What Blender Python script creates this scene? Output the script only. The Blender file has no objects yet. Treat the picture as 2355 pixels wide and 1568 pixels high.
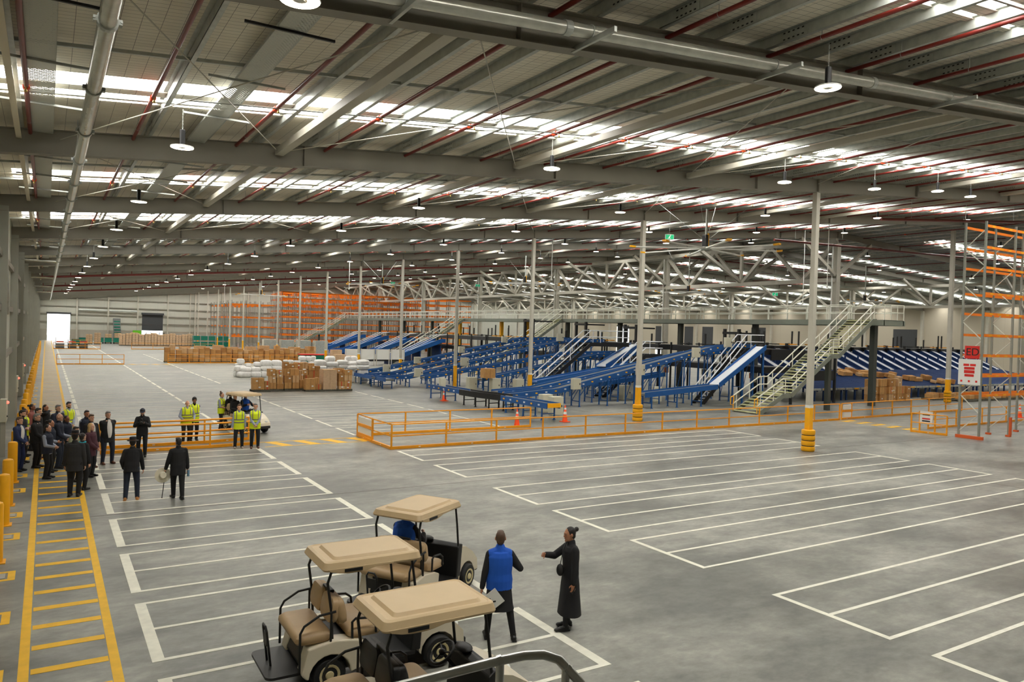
import bpy, bmesh, math, random
from math import sin, cos, pi, radians, hypot, atan2, sqrt
from mathutils import Vector, Matrix
SC = bpy.context.scene
COL = SC.collection
V = Vector

# ------------------------------------------------------------------ materials
def mat(name, col, rough=.6, metal=0., var=0., vscale=8., bump=0., emit=None, spec=.5):
    m = bpy.data.materials.new(name); m.use_nodes = True
    nt = m.node_tree; b = nt.nodes['Principled BSDF']
    c = (col[0], col[1], col[2], 1.)
    b.inputs['Base Color'].default_value = c
    b.inputs['Roughness'].default_value = rough
    b.inputs['Metallic'].default_value = metal
    b.inputs['Specular IOR Level'].default_value = spec
    if var > 0 or bump > 0:
        tc = nt.nodes.new('ShaderNodeTexCoord'); n = nt.nodes.new('ShaderNodeTexNoise')
        n.inputs['Scale'].default_value = vscale; n.inputs['Detail'].default_value = 5
        nt.links.new(tc.outputs['Object'], n.inputs['Vector'])
        if var > 0:
            r = nt.nodes.new('ShaderNodeValToRGB')
            lo = tuple(max(0, x * (1 - var)) for x in col) + (1,); hi = tuple(min(1, x * (1 + var)) for x in col) + (1,)
            r.color_ramp.elements[0].position = .3; r.color_ramp.elements[1].position = .7
            r.color_ramp.elements[0].color = lo; r.color_ramp.elements[1].color = hi
            nt.links.new(n.outputs['Fac'], r.inputs['Fac']); nt.links.new(r.outputs['Color'], b.inputs['Base Color'])
        if bump > 0:
            bp = nt.nodes.new('ShaderNodeBump'); bp.inputs['Strength'].default_value = bump; bp.inputs['Distance'].default_value = .02
            nt.links.new(n.outputs['Fac'], bp.inputs['Height']); nt.links.new(bp.outputs['Normal'], b.inputs['Normal'])
    if emit:
        b.inputs['Emission Color'].default_value = (emit[0], emit[1], emit[2], 1.)
        b.inputs['Emission Strength'].default_value = emit[3]
    return m

def sr(*c):   # sRGB 0-255 -> linear
    return tuple(((x / 255.) / 12.92 if x / 255. <= .04045 else ((x / 255. + .055) / 1.055) ** 2.4) for x in c)

MT = {}
def defmats():
    d = MT
    d['steel_paint'] = mat('painted_grey_steel', sr(190, 186, 172), .5, 0, .05, 1.5)
    d['wall_post'] = mat('wall_post_paint', sr(158, 158, 146), .5, 0, .05, 1.5)
    d['beam_paint'] = mat('painted_beam_steel', sr(138, 134, 122), .55, 0, .06, .8)
    d['galv'] = mat('galvanised_steel', sr(182, 186, 180), .40, .45, .12, 6)
    d['galv_pipe'] = mat('galvanised_pipe', sr(200, 200, 190), .26, .6, .10, 5)
    d['alu'] = mat('brushed_aluminium', sr(190, 190, 186), .3, .85, .06, 9)
    d['mezz'] = mat('mezzanine_green_grey', sr(122, 128, 116), .5, 0, .05, 2)
    d['mezz_dark'] = mat('dark_steel_column', sr(66, 70, 64), .5)
    d['rail_metal'] = mat('light_metal_rail', sr(214, 214, 200), .45)
    d['tread'] = mat('pale_stair_tread', sr(186, 186, 142), .7)
    d['red_pipe'] = mat('red_sprinkler_paint', sr(120, 36, 28), .38, 0, .06, 3)
    d['orange_fit'] = mat('orange_pipe_coupling', sr(232, 78, 36), .4)
    d['brass'] = mat('brass_sprinkler_head', sr(190, 160, 90), .3, .8)
    d['yellow'] = mat('safety_yellow_paint', sr(246, 176, 10), .42, 0, .05, 3)
    d['rail_yel'] = mat('barrier_yellow_orange', sr(242, 160, 18), .42, 0, .05, 4)
    d['white_paint'] = mat('white_line_paint', sr(232, 230, 214), .6, 0, .09, 5)
    d['yellow_line'] = mat('yellow_line_paint', sr(238, 186, 30), .6, 0, .08, 5)
    d['white'] = mat('white_plastic', sr(228, 228, 222), .5)
    d['black'] = mat('black_rubber', sr(26, 26, 26), .6, 0, .1, 8)
    d['black_metal'] = mat('black_painted_metal', sr(30, 30, 31), .42)
    d['blue'] = mat('conveyor_blue_paint', sr(20, 84, 150), .42, 0, .08, 3)
    d['blue_dark'] = mat('deep_blue_chute', sr(20, 54, 106), .75, 0, .1, 3)
    d['belt'] = mat('grey_conveyor_belt', sr(104, 106, 106), .6, 0, .08, 4)
    d['slide_white'] = mat('white_slide_liner', sr(225, 228, 232), .35)
    d['cabinet'] = mat('beige_control_cabinet', sr(205, 202, 180), .5)
    d['orange'] = mat('rack_beam_orange', sr(250, 132, 20), .45, 0, .06, 3)
    d['orange_red'] = mat('rack_foot_orange', sr(214, 92, 36), .5)
    d['rack_grey'] = mat('rack_upright_grey', sr(146, 148, 138), .45, .3, .05, 4)
    d['carton'] = mat('brown_cardboard', sr(196, 148, 88), .75, 0, .10, 6)
    d['carton_b'] = mat('pale_cardboard', sr(208, 170, 124), .75, 0, .10, 6)
    d['carton_c'] = mat('dark_cardboard', sr(176, 126, 70), .75, 0, .10, 6)
    d['tape'] = mat('packing_tape', sr(170, 124, 66), .35)
    d['red_tape'] = mat('red_packing_tape', sr(205, 60, 36), .4)
    d['label'] = mat('white_paper_label', sr(232, 230, 224), .6)
    d['bag'] = mat('white_woven_bag', sr(232, 230, 226), .7, 0, .06, 7, .9)
    d['pallet'] = mat('grey_pallet', sr(92, 90, 78), .8, 0, .2, 6)
    d['teal'] = mat('teal_crate', sr(10, 120, 98), .55, 0, .1, 4)
    d['red'] = mat('sign_red', sr(214, 40, 32), .5)
    d['cone'] = mat('traffic_cone_orange', sr(255, 84, 20), .5)
    d['lamp_white'] = mat('lamp_lens', (1, 1, 1), .4, emit=(1, .84, .62, 24.))
    d['lamp_body'] = mat('lamp_black_heatsink', sr(38, 38, 38), .4, .3)
    d['clear'] = mat('clear_bollard_plate', sr(168, 174, 174), .3, .3)
    d['green'] = mat('exit_green', sr(0, 150, 90), .5, emit=(.02, .5, .25, .35))
    d['lime'] = mat('lime_green_panel', sr(112, 200, 40), .5)
    d['red_led'] = mat('red_indicator', sr(255, 40, 30), .4, emit=(1, .08, .05, 4.))
    d['door_dark'] = mat('dark_roller_door', sr(64, 66, 68), .6)
    d['cart_tan'] = mat('cart_canopy_tan', sr(205, 180, 140), .45, 0, .03, 3)
    d['cart_cream'] = mat('cart_body_cream', sr(226, 216, 192), .3)
    d['seat_tan'] = mat('seat_vinyl_tan', sr(184, 156, 116), .45, 0, .05, 5, .1)
    d['cart_black'] = mat('cart_black_plastic', sr(24, 24, 24), .45)
    d['hub'] = mat('cream_wheel_hub', sr(210, 196, 150), .4)
defmats()

# ------------------------------------------------------------------ mesh builder
class M:
    def __init__(s): s.v = []; s.f = []; s.mi = []; s.cur = 0
    def add(s, vs, fs, mi=None):
        n = len(s.v); s.v.extend([tuple(p) for p in vs]); s.f.extend([tuple(i + n for i in f) for f in fs])
        s.mi.extend([s.cur if mi is None else mi] * len(fs)); return s
    def box(s, c, d, R=None, mi=None, taper=1.):
        hx, hy, hz = d[0] / 2, d[1] / 2, d[2] / 2
        vs = []
        for z in (-hz, hz):
            k = taper if z > 0 else 1.
            vs += [V((-hx * k, -hy * k, z)), V((hx * k, -hy * k, z)), V((hx * k, hy * k, z)), V((-hx * k, hy * k, z))]
        if R is not None: vs = [R @ p for p in vs]
        c = V(c); vs = [p + c for p in vs]
        return s.add(vs, [(3, 2, 1, 0), (4, 5, 6, 7), (0, 1, 5, 4), (1, 2, 6, 5), (2, 3, 7, 6), (3, 0, 4, 7)], mi)
    def b2(s, a, b, mi=None):   # box from corner to corner
        return s.box([(a[i] + b[i]) / 2 for i in range(3)], [abs(b[i] - a[i]) for i in range(3)], None, mi)
    def bar(s, p, q, w, h, up=(0, 0, 1), mi=None):
        p = V(p); q = V(q); x = (q - p); L = x.length
        if L < 1e-6: return s
        x /= L; up = V(up)
        if abs(x.dot(up)) > .98: up = V((0, 1, 0))
        y = up.cross(x).normalized(); z = x.cross(y)
        R = Matrix((x, y, z)).transposed()
        return s.box((p + q) / 2, (L, w, h), R, mi)
    def tube(s, p, q, r, n=8, r2=None, cap=True, mi=None):
        p = V(p); q = V(q); x = (q - p)
        if x.length < 1e-6: return s
        x.normalize(); up = V((0, 0, 1)) if abs(x.z) < .95 else V((1, 0, 0))
        y = up.cross(x).normalized(); z = x.cross(y); r2 = r if r2 is None else r2
        vs = [p + (y * cos(2 * pi * i / n) + z * sin(2 * pi * i / n)) * r for i in range(n)] + \
             [q + (y * cos(2 * pi * i / n) + z * sin(2 * pi * i / n)) * r2 for i in range(n)]
        fs = [(i, (i + 1) % n, n + (i + 1) % n, n + i) for i in range(n)]
        if cap: fs += [tuple(range(n - 1, -1, -1)), tuple(range(n, 2 * n))]
        return s.add(vs, fs, mi)
    def path(s, pts, r, n=8, mi=None, closed=False):
        pts = [V(p) for p in pts]; k = len(pts); rings = []
        prev = None
        for i, p in enumerate(pts):
            a = pts[i - 1] if (i > 0 or closed) else p; b = pts[(i + 1) % k] if (i < k - 1 or closed) else p
            d = (b - a).normalized()
            if prev is None:
                up = V((0, 0, 1)) if abs(d.z) < .9 else V((1, 0, 0)); y = up.cross(d).normalized()
            else:
                y = (prev - d * prev.dot(d)).normalized()
            prev = y; z = d.cross(y)
            rings.append([p + (y * cos(2 * pi * j / n) + z * sin(2 * pi * j / n)) * r for j in range(n)])
        vs = [p for rg in rings for p in rg]; fs = []
        for i in range(k if closed else k - 1):
            a = i * n; b = ((i + 1) % k) * n
            fs += [(a + j, a + (j + 1) % n, b + (j + 1) % n, b + j) for j in range(n)]
        if not closed: fs += [tuple(range(n - 1, -1, -1)), tuple(range((k - 1) * n, k * n))]
        return s.add(vs, fs, mi)
    def lathe(s, prof, c=(0, 0, 0), n=16, R=None, mi=None):
        vs = []; fs = []; c = V(c); k = len(prof)
        for r, z in prof:
            for j in range(n):
                p = V((r * cos(2 * pi * j / n), r * sin(2 * pi * j / n), z))
                if R is not None: p = R @ p
                vs.append(p + c)
        for i in range(k - 1):
            fs += [(i * n + j, i * n + (j + 1) % n, (i + 1) * n + (j + 1) % n, (i + 1) * n + j) for j in range(n)]
        fs += [tuple(range(n - 1, -1, -1)), tuple(range((k - 1) * n, k * n))]
        return s.add(vs, fs, mi)
    def sph(s, c, r, nu=12, nv=8, R=None, mi=None):
        if not hasattr(r, '__len__'): r = (r, r, r)
        vs = []; fs = []; c = V(c)
        for i in range(1, nv):
            t = pi * i / nv
            for j in range(nu):
                a = 2 * pi * j / nu
                p = V((r[0] * sin(t) * cos(a), r[1] * sin(t) * sin(a), r[2] * cos(t)))
                if R is not None: p = R @ p
                vs.append(p + c)
        top = V((0, 0, r[2])); bot = V((0, 0, -r[2]))
        if R is not None: top = R @ top; bot = R @ bot
        vs += [top + c, bot + c]; T = len(vs) - 2; B = T + 1
        for i in range(nv - 2):
            fs += [(i * nu + j, (i + 1) * nu + j, (i + 1) * nu + (j + 1) % nu, i * nu + (j + 1) % nu) for j in range(nu)]
        fs += [(T, j, (j + 1) % nu) for j in range(nu)]
        L = (nv - 2) * nu
        fs += [(B, L + (j + 1) % nu, L + j) for j in range(nu)]
        return s.add(vs, fs, mi)
    def prism(s, poly, a, b, axis='y', mi=None):   # poly of 2D points extruded a..b along axis
        k = len(poly)
        def P(u, w, t):
            return {'y': (u, t, w), 'x': (t, u, w), 'z': (u, w, t)}[axis]
        vs = [P(u, w, a) for u, w in poly] + [P(u, w, b) for u, w in poly]
        fs = [(i, (i + 1) % k, k + (i + 1) % k, k + i) for i in range(k)] + [tuple(range(k - 1, -1, -1)), tuple(range(k, 2 * k))]
        return s.add(vs, fs, mi)
    def loft(s, rings, mi=None, cap=True):
        n = len(rings[0]); vs = [p for r in rings for p in r]; fs = []
        for i in range(len(rings) - 1):
            fs += [(i * n + j, i * n + (j + 1) % n, (i + 1) * n + (j + 1) % n, (i + 1) * n + j) for j in range(n)]
        if cap: fs += [tuple(range(n - 1, -1, -1)), tuple(range((len(rings) - 1) * n, len(rings) * n))]
        return s.add(vs, fs, mi)
    def mesh(s, name, fix=True):
        me = bpy.data.meshes.new(name); me.from_pydata(s.v, [], s.f)
        if fix:
            bm = bmesh.new(); bm.from_mesh(me); bmesh.ops.recalc_face_normals(bm, faces=bm.faces); bm.to_mesh(me); bm.free()
        if any(s.mi): me.polygons.foreach_set('material_index', s.mi)
        me.update(); return me
    def build(s, name, m, parent=None, loc=(0, 0, 0), rotz=0., smooth=False, bevel=0., sub=0):
        me = s.mesh(name)
        return link(name, me, m, parent, loc, rotz, smooth, bevel, sub)

def link(name, me, m, parent=None, loc=(0, 0, 0), rotz=0., smooth=False, bevel=0., sub=0):
    o = bpy.data.objects.new(name, me)
    for x in (m if isinstance(m, (list, tuple)) else [m]):
        if len(me.materials) < (len(m) if isinstance(m, (list, tuple)) else 1): me.materials.append(MT[x] if isinstance(x, str) else x)
    if smooth:
        me.polygons.foreach_set('use_smooth', [True] * len(me.polygons)); me.set_sharp_from_angle(angle=radians(46))
    COL.objects.link(o); o.location = loc; o.rotation_euler[2] = rotz
    if parent is not None: o.parent = parent
    if bevel > 0:
        b = o.modifiers.new('bevel', 'BEVEL'); b.width = bevel; b.segments = 2; b.limit_method = 'ANGLE'
    if sub > 0:
        q = o.modifiers.new('sub', 'SUBSURF'); q.levels = sub; q.render_levels = sub
    return o

def tag(o, label=None, cat=None, group=None, kind=None):
    if label: o['label'] = label
    if cat: o['category'] = cat
    if group: o['group'] = group
    if kind: o['kind'] = kind
    return o
def thing(name, label, cat, loc=(0, 0, 0), rotz=0., group=None):
    o = bpy.data.objects.new(name, None); COL.objects.link(o); o.empty_display_size = .1
    o.location = loc; o.rotation_euler[2] = rotz
    return tag(o, label, cat, group)
KIDS = {}
def dup(o, loc, rotz=None, label=None, group=None, parent=None):
    c = o.copy(); COL.objects.link(c)
    if parent is not None: c.parent = parent
    else:
        c.location = loc
        if rotz is not None: c.rotation_euler[2] = rotz
    if label: c['label'] = label
    if group: c['group'] = group
    if o.name not in KIDS: KIDS[o.name] = [x for x in o.children]
    for ch in KIDS[o.name]: dup(ch, None, parent=c)
    return c
ORD = 'first second third fourth fifth sixth seventh eighth ninth tenth eleventh twelfth thirteenth fourteenth fifteenth sixteenth seventeenth eighteenth nineteenth twentieth'.split()
def nth(i):
    if i < 20: return ORD[i]
    t = {2: 'twenty', 3: 'thirty', 4: 'forty', 5: 'fifty', 6: 'sixty', 7: 'seventy', 8: 'eighty', 9: 'ninety'}[(i + 1) // 10]
    r = (i + 1) % 10
    return (t[:-1] + 'ieth') if r == 0 else t + '-' + ORD[r - 1]

# ------------------------------------------------------------------ building geometry
BY0, BS, NB = 20.95, 11.17, 17           # first visible column's frame, frame spacing, number of frames
FR = [BY0 + BS * i for i in range(-2, 16)]     # frame positions along the hall
YB = 189.0; XW = -1.5; XR = 136.0; XRIDGE = 62.0
def zb(x):   # underside of the rafters
    return 8.66 + .0905 * (x + .8) if x <= XRIDGE else 8.66 + .0905 * (XRIDGE + .8) - .05 * (x - XRIDGE)
RD = .58     # rafter depth
def zr(x): return zb(x) + RD + .21     # underside of roof sheet
# ------------------------------------------------------------------ people
def hivis():
    m = bpy.data.materials.new('hi_vis_yellow_vest'); m.use_nodes = True; nt = m.node_tree; b = nt.nodes['Principled BSDF']
    tc = nt.nodes.new('ShaderNodeTexCoord'); sx = nt.nodes.new('ShaderNodeSeparateXYZ'); nt.links.new(tc.outputs['Object'], sx.inputs[0])
    def mth(op, a, c):
        n = nt.nodes.new('ShaderNodeMath'); n.operation = op
        for i, x in enumerate((a, c)):
            if isinstance(x, (int, float)): n.inputs[i].default_value = x
            elif x is not None: nt.links.new(x, n.inputs[i])
        return n.outputs[0]
    def band(src, lo, hi): return mth('MULTIPLY', mth('GREATER_THAN', src, lo), mth('LESS_THAN', src, hi))
    ax = mth('ABSOLUTE', sx.outputs[0], None)
    s = mth('MAXIMUM', band(sx.outputs[2], 1.00, 1.045), band(sx.outputs[2], 1.11, 1.155))
    s = mth('MAXIMUM', s, mth('MULTIPLY', band(ax, .088, .118), mth('GREATER_THAN', sx.outputs[2], 1.13)))
    mx = nt.nodes.new('ShaderNodeMix'); mx.data_type = 'RGBA'
    mx.inputs[6].default_value = sr(224, 240, 28) + (1,); mx.inputs[7].default_value = sr(120, 122, 112) + (1,)
    nt.links.new(s, mx.inputs[0]); nt.links.new(mx.outputs[2], b.inputs['Base Color'])
    b.inputs['Emission Color'].default_value = (0, 0, 0, 1); b.inputs['Roughness'].default_value = .7
    return m
MT['hivis'] = hivis()
for k, c, r in (('skin_fair', sr(214, 164, 136), .5), ('skin_tan', sr(184, 128, 96), .5), ('skin_brown', sr(142, 92, 66), .5),
        ('hair_dark', sr(30, 24, 22), .5), ('hair_brown', sr(84, 60, 42), .5), ('hair_grey', sr(128, 126, 122), .5), ('hair_blond', sr(196, 160, 104), .5),
        ('cloth_black', sr(27, 27, 29), .85), ('cloth_navy', sr(30, 36, 52), .85), ('cloth_charcoal', sr(44, 44, 46), .85), ('cloth_blue', sr(28, 92, 200), .8),
        ('cloth_suitblue', sr(36, 48, 86), .8), ('shirt_white', sr(226, 220, 214), .7), ('shirt_grey', sr(150, 158, 176), .8), ('cloth_plum', sr(78, 42, 52), .85),
        ('denim', sr(38, 46, 62), .85), ('cloth_sage', sr(150, 156, 128), .8), ('turquoise', sr(30, 178, 196), .7), ('leather_brown', sr(96, 58, 40), .45),
        ('boot_tan', sr(186, 128, 70), .6), ('shoe_black', sr(22, 21, 21), .4), ('shoe_grey', sr(150, 140, 128), .6), ('lip', sr(150, 84, 76), .5), ('eye_dark', sr(26, 20, 18), .3),
        ('straw_white', sr(228, 222, 200), .8), ('bottle_blue', sr(104, 138, 164), .25)):
    MT[k] = mat(k, c, r)

PEND = []
def remesh_later(name, m, material, parent, vox=.012, sm=3):
    o = link(name, m.mesh(name, fix=True), material, parent)
    r = o.modifiers.new('r', 'REMESH'); r.mode = 'VOXEL'; r.voxel_size = vox; r.use_smooth_shade = True
    q = o.modifiers.new('s', 'SMOOTH'); q.factor = .5; q.iterations = sm
    PEND.append(o); return o
def flush():
    dg = bpy.context.evaluated_depsgraph_get()
    for o in PEND:
        me = bpy.data.meshes.new_from_object(o.evaluated_get(dg)); me.name = o.name
        old = o.data; o.modifiers.clear()
        o.data = me
        me.polygons.foreach_set('use_smooth', [True] * len(me.polygons))
        bpy.data.meshes.remove(old)
    PEND.clear()

TZ = [-.06, .05, .15, .30, .42, .495, .545]
TX = [.158, .163, .148, .160, .168, .122, .050]
TY = [.105, .112, .104, .114, .108, .076, .046]
def ik(a, c, l1, l2, pole):
    d = c - a; L = d.length
    if L > (l1 + l2) * .998: c = a + d * ((l1 + l2) * .998 / L); d = c - a; L = d.length
    x = (l1 * l1 - l2 * l2 + L * L) / (2 * L); h = sqrt(max(l1 * l1 - x * x, 0)); u = d / L
    p = pole - u * pole.dot(u); p = p.normalized() if p.length > 1e-5 else V((0, 1, 0))
    return a + u * x + p * h, c

def person(label, xy, face, H=1.75, top=None, topc='cloth_black', legs='cloth_black', shoe='shoe_black', skin='skin_fair', hair='hair_dark', hstyle='short',
           vest=False, shirt=None, sleeves=None, armL='down', armR='down', lean=0., hz=.915, footL=(-.10, 0.), footR=(.10, 0.), wd=1., belly=0., look=0., nod=0.,
           beard=None, hat=None, skirt=0., group=None, z=0., eyes=True, hem=-.13, vox=.012, scarf=None, glasses=False, gilet=None, side=0.):
    s = H / 1.75
    root = thing('person', label, 'person', (xy[0], xy[1], z), radians(face - 90), group)
    S = lambda p: V(p) * s
    hip = V((0, 0, hz)); Rl = Matrix.Rotation(-radians(lean), 3, 'X') @ Matrix.Rotation(radians(side), 3, 'Y')
    T = lambda p: (hip + Rl @ V(p)) * s
    J = {}
    for sd, sg, foot, arm in (('L', -1, footL, armL), ('R', 1, footR, armR)):
        hp = hip + V((sg * .092 * wd, 0, -.01)); fz = foot[2] if len(foot) > 2 else 0.
        an = V((foot[0], foot[1], .085 + fz))
        kn, an = ik(hp, an, .418, .413, V((sg * .12, 1, .15)))
        J['hip' + sd], J['kn' + sd], J['an' + sd] = hp * s, kn * s, an * s
        J['heel' + sd] = V((an.x, an.y, 0)) * s; J['fz' + sd] = (an.z - .085) * s
        sh = hip + Rl @ V((sg * .160 * wd, -.005, .452))
        tg = {'down': V((sg * .245, .04, .80)), 'clasp': V((sg * .035, .23, .93)), 'back': V((-sg * .03, -.17, .93)), 'cross': V((-sg * .08, .24, 1.16 + sg * .02)),
              'belly': V((sg * .06, .24, 1.02)), 'chest': V((sg * .08, .27, 1.24)), 'mouth': V((sg * .05, .19, 1.50)), 'swing': V((sg * .24, .16, .84)), 'pocket': V((sg * .22, .08, .86))}.get(arm if isinstance(arm, str) else '', None)
        if tg is None: tg = V(arm)
        else: tg = tg * 1.0 + V((0, 0, hz - .915))
        pole = V((sg * .7, -.7, -.6)) if arm != 'back' else V((sg * .6, -1., -.2))
        el, wr = ik(sh, tg, .285, .255, pole)
        J['sh' + sd], J['el' + sd], J['wr' + sd] = sh * s, el * s, wr * s
    neck = T((0, 0, .55)); Rh = Rl @ Matrix.Rotation(radians(look), 3, 'Z') @ Matrix.Rotation(-radians(nod) + radians(lean) * .55, 3, 'X')
    hs = s; hc = neck + (Rh @ V((0, .012, .146))) * s
    hd = lambda p: hc + (Rh @ V(p)) * s * 1.06
    J['head'] = hc
    def rc(m, a, ra, b, rb, n=10): m.sph(a, ra, n, 7); m.sph(b, rb, n, 7); m.tube(a, b, ra, n, rb)
    def torso(m, off, z0=-.06, z1=.545, fb=0.):
        rings = []
        for i, zz in enumerate(TZ):
            if zz < z0 - 1e-6 or zz > z1 + 1e-6: continue
            bl = belly * max(0, 1 - abs(zz - .12) / .25)
            rx = (TX[i] * wd + off) ; ry = TY[i] * (1 + (wd - 1) * .6) + off + bl * .5
            rings.append([T((rx * cos(t), ry * sin(t) + bl * .5, zz)) for t in [2 * pi * k / 18 for k in range(18)]])
        if z0 < -.07:
            r0 = rings[0]; c = sum(r0, V()) / len(r0)
            down = [T((0, 0, z0)) - T((0, 0, -.06)) + p + (p - c) * (.06 + fb) for p in r0]
            rings.insert(0, down)
        m.loft(rings)
    def legsm(m, off, hemz=None):
        for sd in 'LR':
            rc(m, J['hip' + sd], (.082 * (1 + (wd - 1) * .8) + off) * s, J['kn' + sd], (.056 + off) * s)
            rc(m, J['kn' + sd], (.056 + off) * s, J['an' + sd] + V((0, 0, (.0 if off == 0 else -.02) * s)), (.038 + off) * s)
    def armsm(m, off, frac=1.):
        for sd in 'LR':
            rc(m, J['sh' + sd], (.052 + off) * s, J['el' + sd], (.041 + off) * s)
            if frac > .5: rc(m, J['el' + sd], (.041 + off) * s, J['el' + sd].lerp(J['wr' + sd], .93), (.030 + off) * s)
    # body: one continuous surface with head, face, hands and fingers
    b = M(); torso(b, 0.); legsm(b, 0.); armsm(b, 0.)
    rc(b, T((0, 0, .50)), .052 * s, hd((0, -.015, -.06)), .048 * s)
    b.sph(hd((0, 0, .01)), (.074 * s, .094 * s, .108 * s), 14, 10, Rh); b.sph(hd((0, .026, -.052)), (.056 * s, .066 * s, .066 * s), 12, 8, Rh)
    rc(b, hd((0, .086, .02)), .010 * s, hd((0, .100, -.016)), .013 * s, 8); b.sph(hd((0, .076, -.088)), .024 * s, 8, 6)
    b.sph(hd((0, .074, .036)), (.05 * s, .02 * s, .012 * s), 10, 6, Rh)
    b.sph(hd((0, .084, -.048)), (.026 * s, .014 * s, .009 * s), 8, 6, Rh)
    for sg in (-1, 1): b.sph(hd((sg * .076, -.008, .0)), (.012 * s, .022 * s, .032 * s), 8, 6, Rh)
    for sd, sg in (('L', -1), ('R', 1)):
        w = J['wr' + sd]; f = (w - J['el' + sd]).normalized(); inn = V((-sg, 0, 0)); 
        if abs(f.dot(inn)) > .9: inn = V((0, 0, -1))
        n = (inn - f * inn.dot(f)).normalized(); t = f.cross(n)
        if t.y < 0: t = -t
        rc(b, J['el' + sd].lerp(w, .8), .031 * s, w + f * .01 * s, .026 * s)
        for k in range(4):
            o = (k - 1.5) * -.018 * s
            k0 = w + f * .085 * s + t * o; rc(b, w + f * .012 * s + t * o * .7, .017 * s, k0, .0135 * s, 8)
            ln = (.040, .046, .043, .034)[k] * s
            k1 = k0 + (f * .88 + n * .47).normalized() * ln; k2 = k1 + (f * .45 + n * .9).normalized() * ln * .8
            rc(b, k0, .0105 * s, k1, .0095 * s, 8); rc(b, k1, .0095 * s, k2, .0085 * s, 8)
        th0 = w + f * .022 * s + t * .026 * s; th1 = th0 + (f * .55 + t * .62 + n * .5).normalized() * .042 * s; th2 = th1 + (f * .85 + n * .5 + t * .1).normalized() * .03 * s
        rc(b, th0, .015 * s, th1, .0115 * s, 8); rc(b, th1, .0115 * s, th2, .0095 * s, 8)
        a = J['an' + sd]; gz = J['fz' + sd]
        rc(b, V((a.x, a.y - .03 * s, gz + .04 * s)), .032 * s, V((a.x, a.y + .11 * s, gz + .034 * s)), .026 * s, 8)
    remesh_later('body', b, skin, root, vox * .85, 2)
    # trousers or skirt
    if skirt > 0:
        m = M(); rings = []
        hem_z = hz - skirt
        for zz, k in ((.16, .92), (.02, 1.02), (-.15, 1.16), (-.3, 1.24), (-skirt, 1.30 + .3 * skirt)):
            rr = .165 * wd * k; rings.append([S((rr * cos(t), rr * .78 * sin(t) * (1 + .03 * cos(6 * t)), hz + zz)) for t in [2 * pi * q / 24 for q in range(24)]])
        m.loft(rings); m.build('skirt', legs, root, smooth=True)
        m = M(); legsm(m, .008); remesh_later('leggings', m, 'cloth_black', root, vox, 2)
    else:
        m = M(); legsm(m, .020); torso(m, .012, -.06, .15); remesh_later('trousers', m, legs, root, vox, 3)
    # shoes
    for sd, sg in (('L', -1), ('R', 1)):
        a = J['an' + sd]; gz = J['fz' + sd]; m = M()
        rc(m, V((a.x, a.y - .035 * s, gz + .05 * s)), .048 * s, V((a.x + sg * .012 * s, a.y + .10 * s, gz + .042 * s)), .041 * s)
        m.sph(V((a.x + sg * .018 * s, a.y + .155 * s, gz + .036 * s)), (.043 * s, .06 * s, .034 * s), 10, 7)
        m.box(V((a.x + sg * .01 * s, a.y + .055 * s, gz + .012 * s)), (.078 * s, .27 * s, .022 * s))
        rc(m, V((a.x, a.y - .02 * s, gz + .05 * s)), .044 * s, a + V((0, 0, .02 * s)), .046 * s)
        remesh_later('shoe', m, shoe, root, vox * .85, 2)
    # upper garments
    if top:
        m = M(); off = {'jacket': .026, 'coat': .032, 'shirt': .016, 'tshirt': .016}[top]
        torso(m, off, hem if top != 'coat' else min(hem, -.24), .52); armsm(m, off * .85, .4 if top == 'tshirt' else 1.)
        rc(m, T((0, -.004, .49)), .082 * s, T((0, -.004, .555)), .071 * s)
        for sg in (-1, 1): rc(m, T((0, -.005, .492)), .070 * s, T((sg * .148 * wd, -.005, .448)), (.048 + off) * s)
        remesh_later({'tshirt': 'tshirt', 'shirt': 'shirt', 'coat': 'coat', 'jacket': 'jacket'}[top], m, sleeves or topc, root, vox, 3)
    if vest or gilet:
        m = M(); torso(m, .042, -.16 if vest else -.10, .52, -.03)
        for sg in (-1, 1): rc(m, T((sg * .05, -.005, .49)), .078 * s, T((sg * .125 * wd, -.005, .452)), .086 * s)
        if gilet: rc(m, T((0, -.004, .49)), .09 * s, T((0, -.004, .56)), .077 * s)
        remesh_later('vest', m, 'hivis' if vest else gilet, root, vox, 3)
    if shirt:   # shirt front between the open lapels
        o2 = .046 if (vest or gilet) else .031
        m = M(); rows = []
        for zz, wdt in ((-.04, .034), (.05, .056), (.15, .07), (.30, .076), (.42, .066), (.50, .042), (.55, .03)):
            i = min(range(len(TZ)), key=lambda q: abs(TZ[q] - zz)); bl = belly * max(0, 1 - abs(zz - .12) / .25)
            ry = TY[i] * (1 + (wd - 1) * .6) + o2 + bl; y0 = {0: 0}.get(0)
            rows.append([T((u * wdt, ry * sqrt(max(0, 1 - (u * wdt / (TX[i] * wd + o2)) ** 2)) - q, zz)) for q, us in ((0, (-1, -.5, 0, .5, 1)), (.03, (1, .5, 0, -.5, -1))) for u in us])
        m.loft(rows); m.build('shirt_front', shirt, root, smooth=True)
    if scarf:
        m = M(); m.path([T((.075 * cos(t), .075 * sin(t) + .005, .535 + .012 * sin(2 * t))) for t in [2 * pi * k / 14 for k in range(14)]], .028 * s, 8, closed=True); m.build('scarf', scarf, root, smooth=True)
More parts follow.
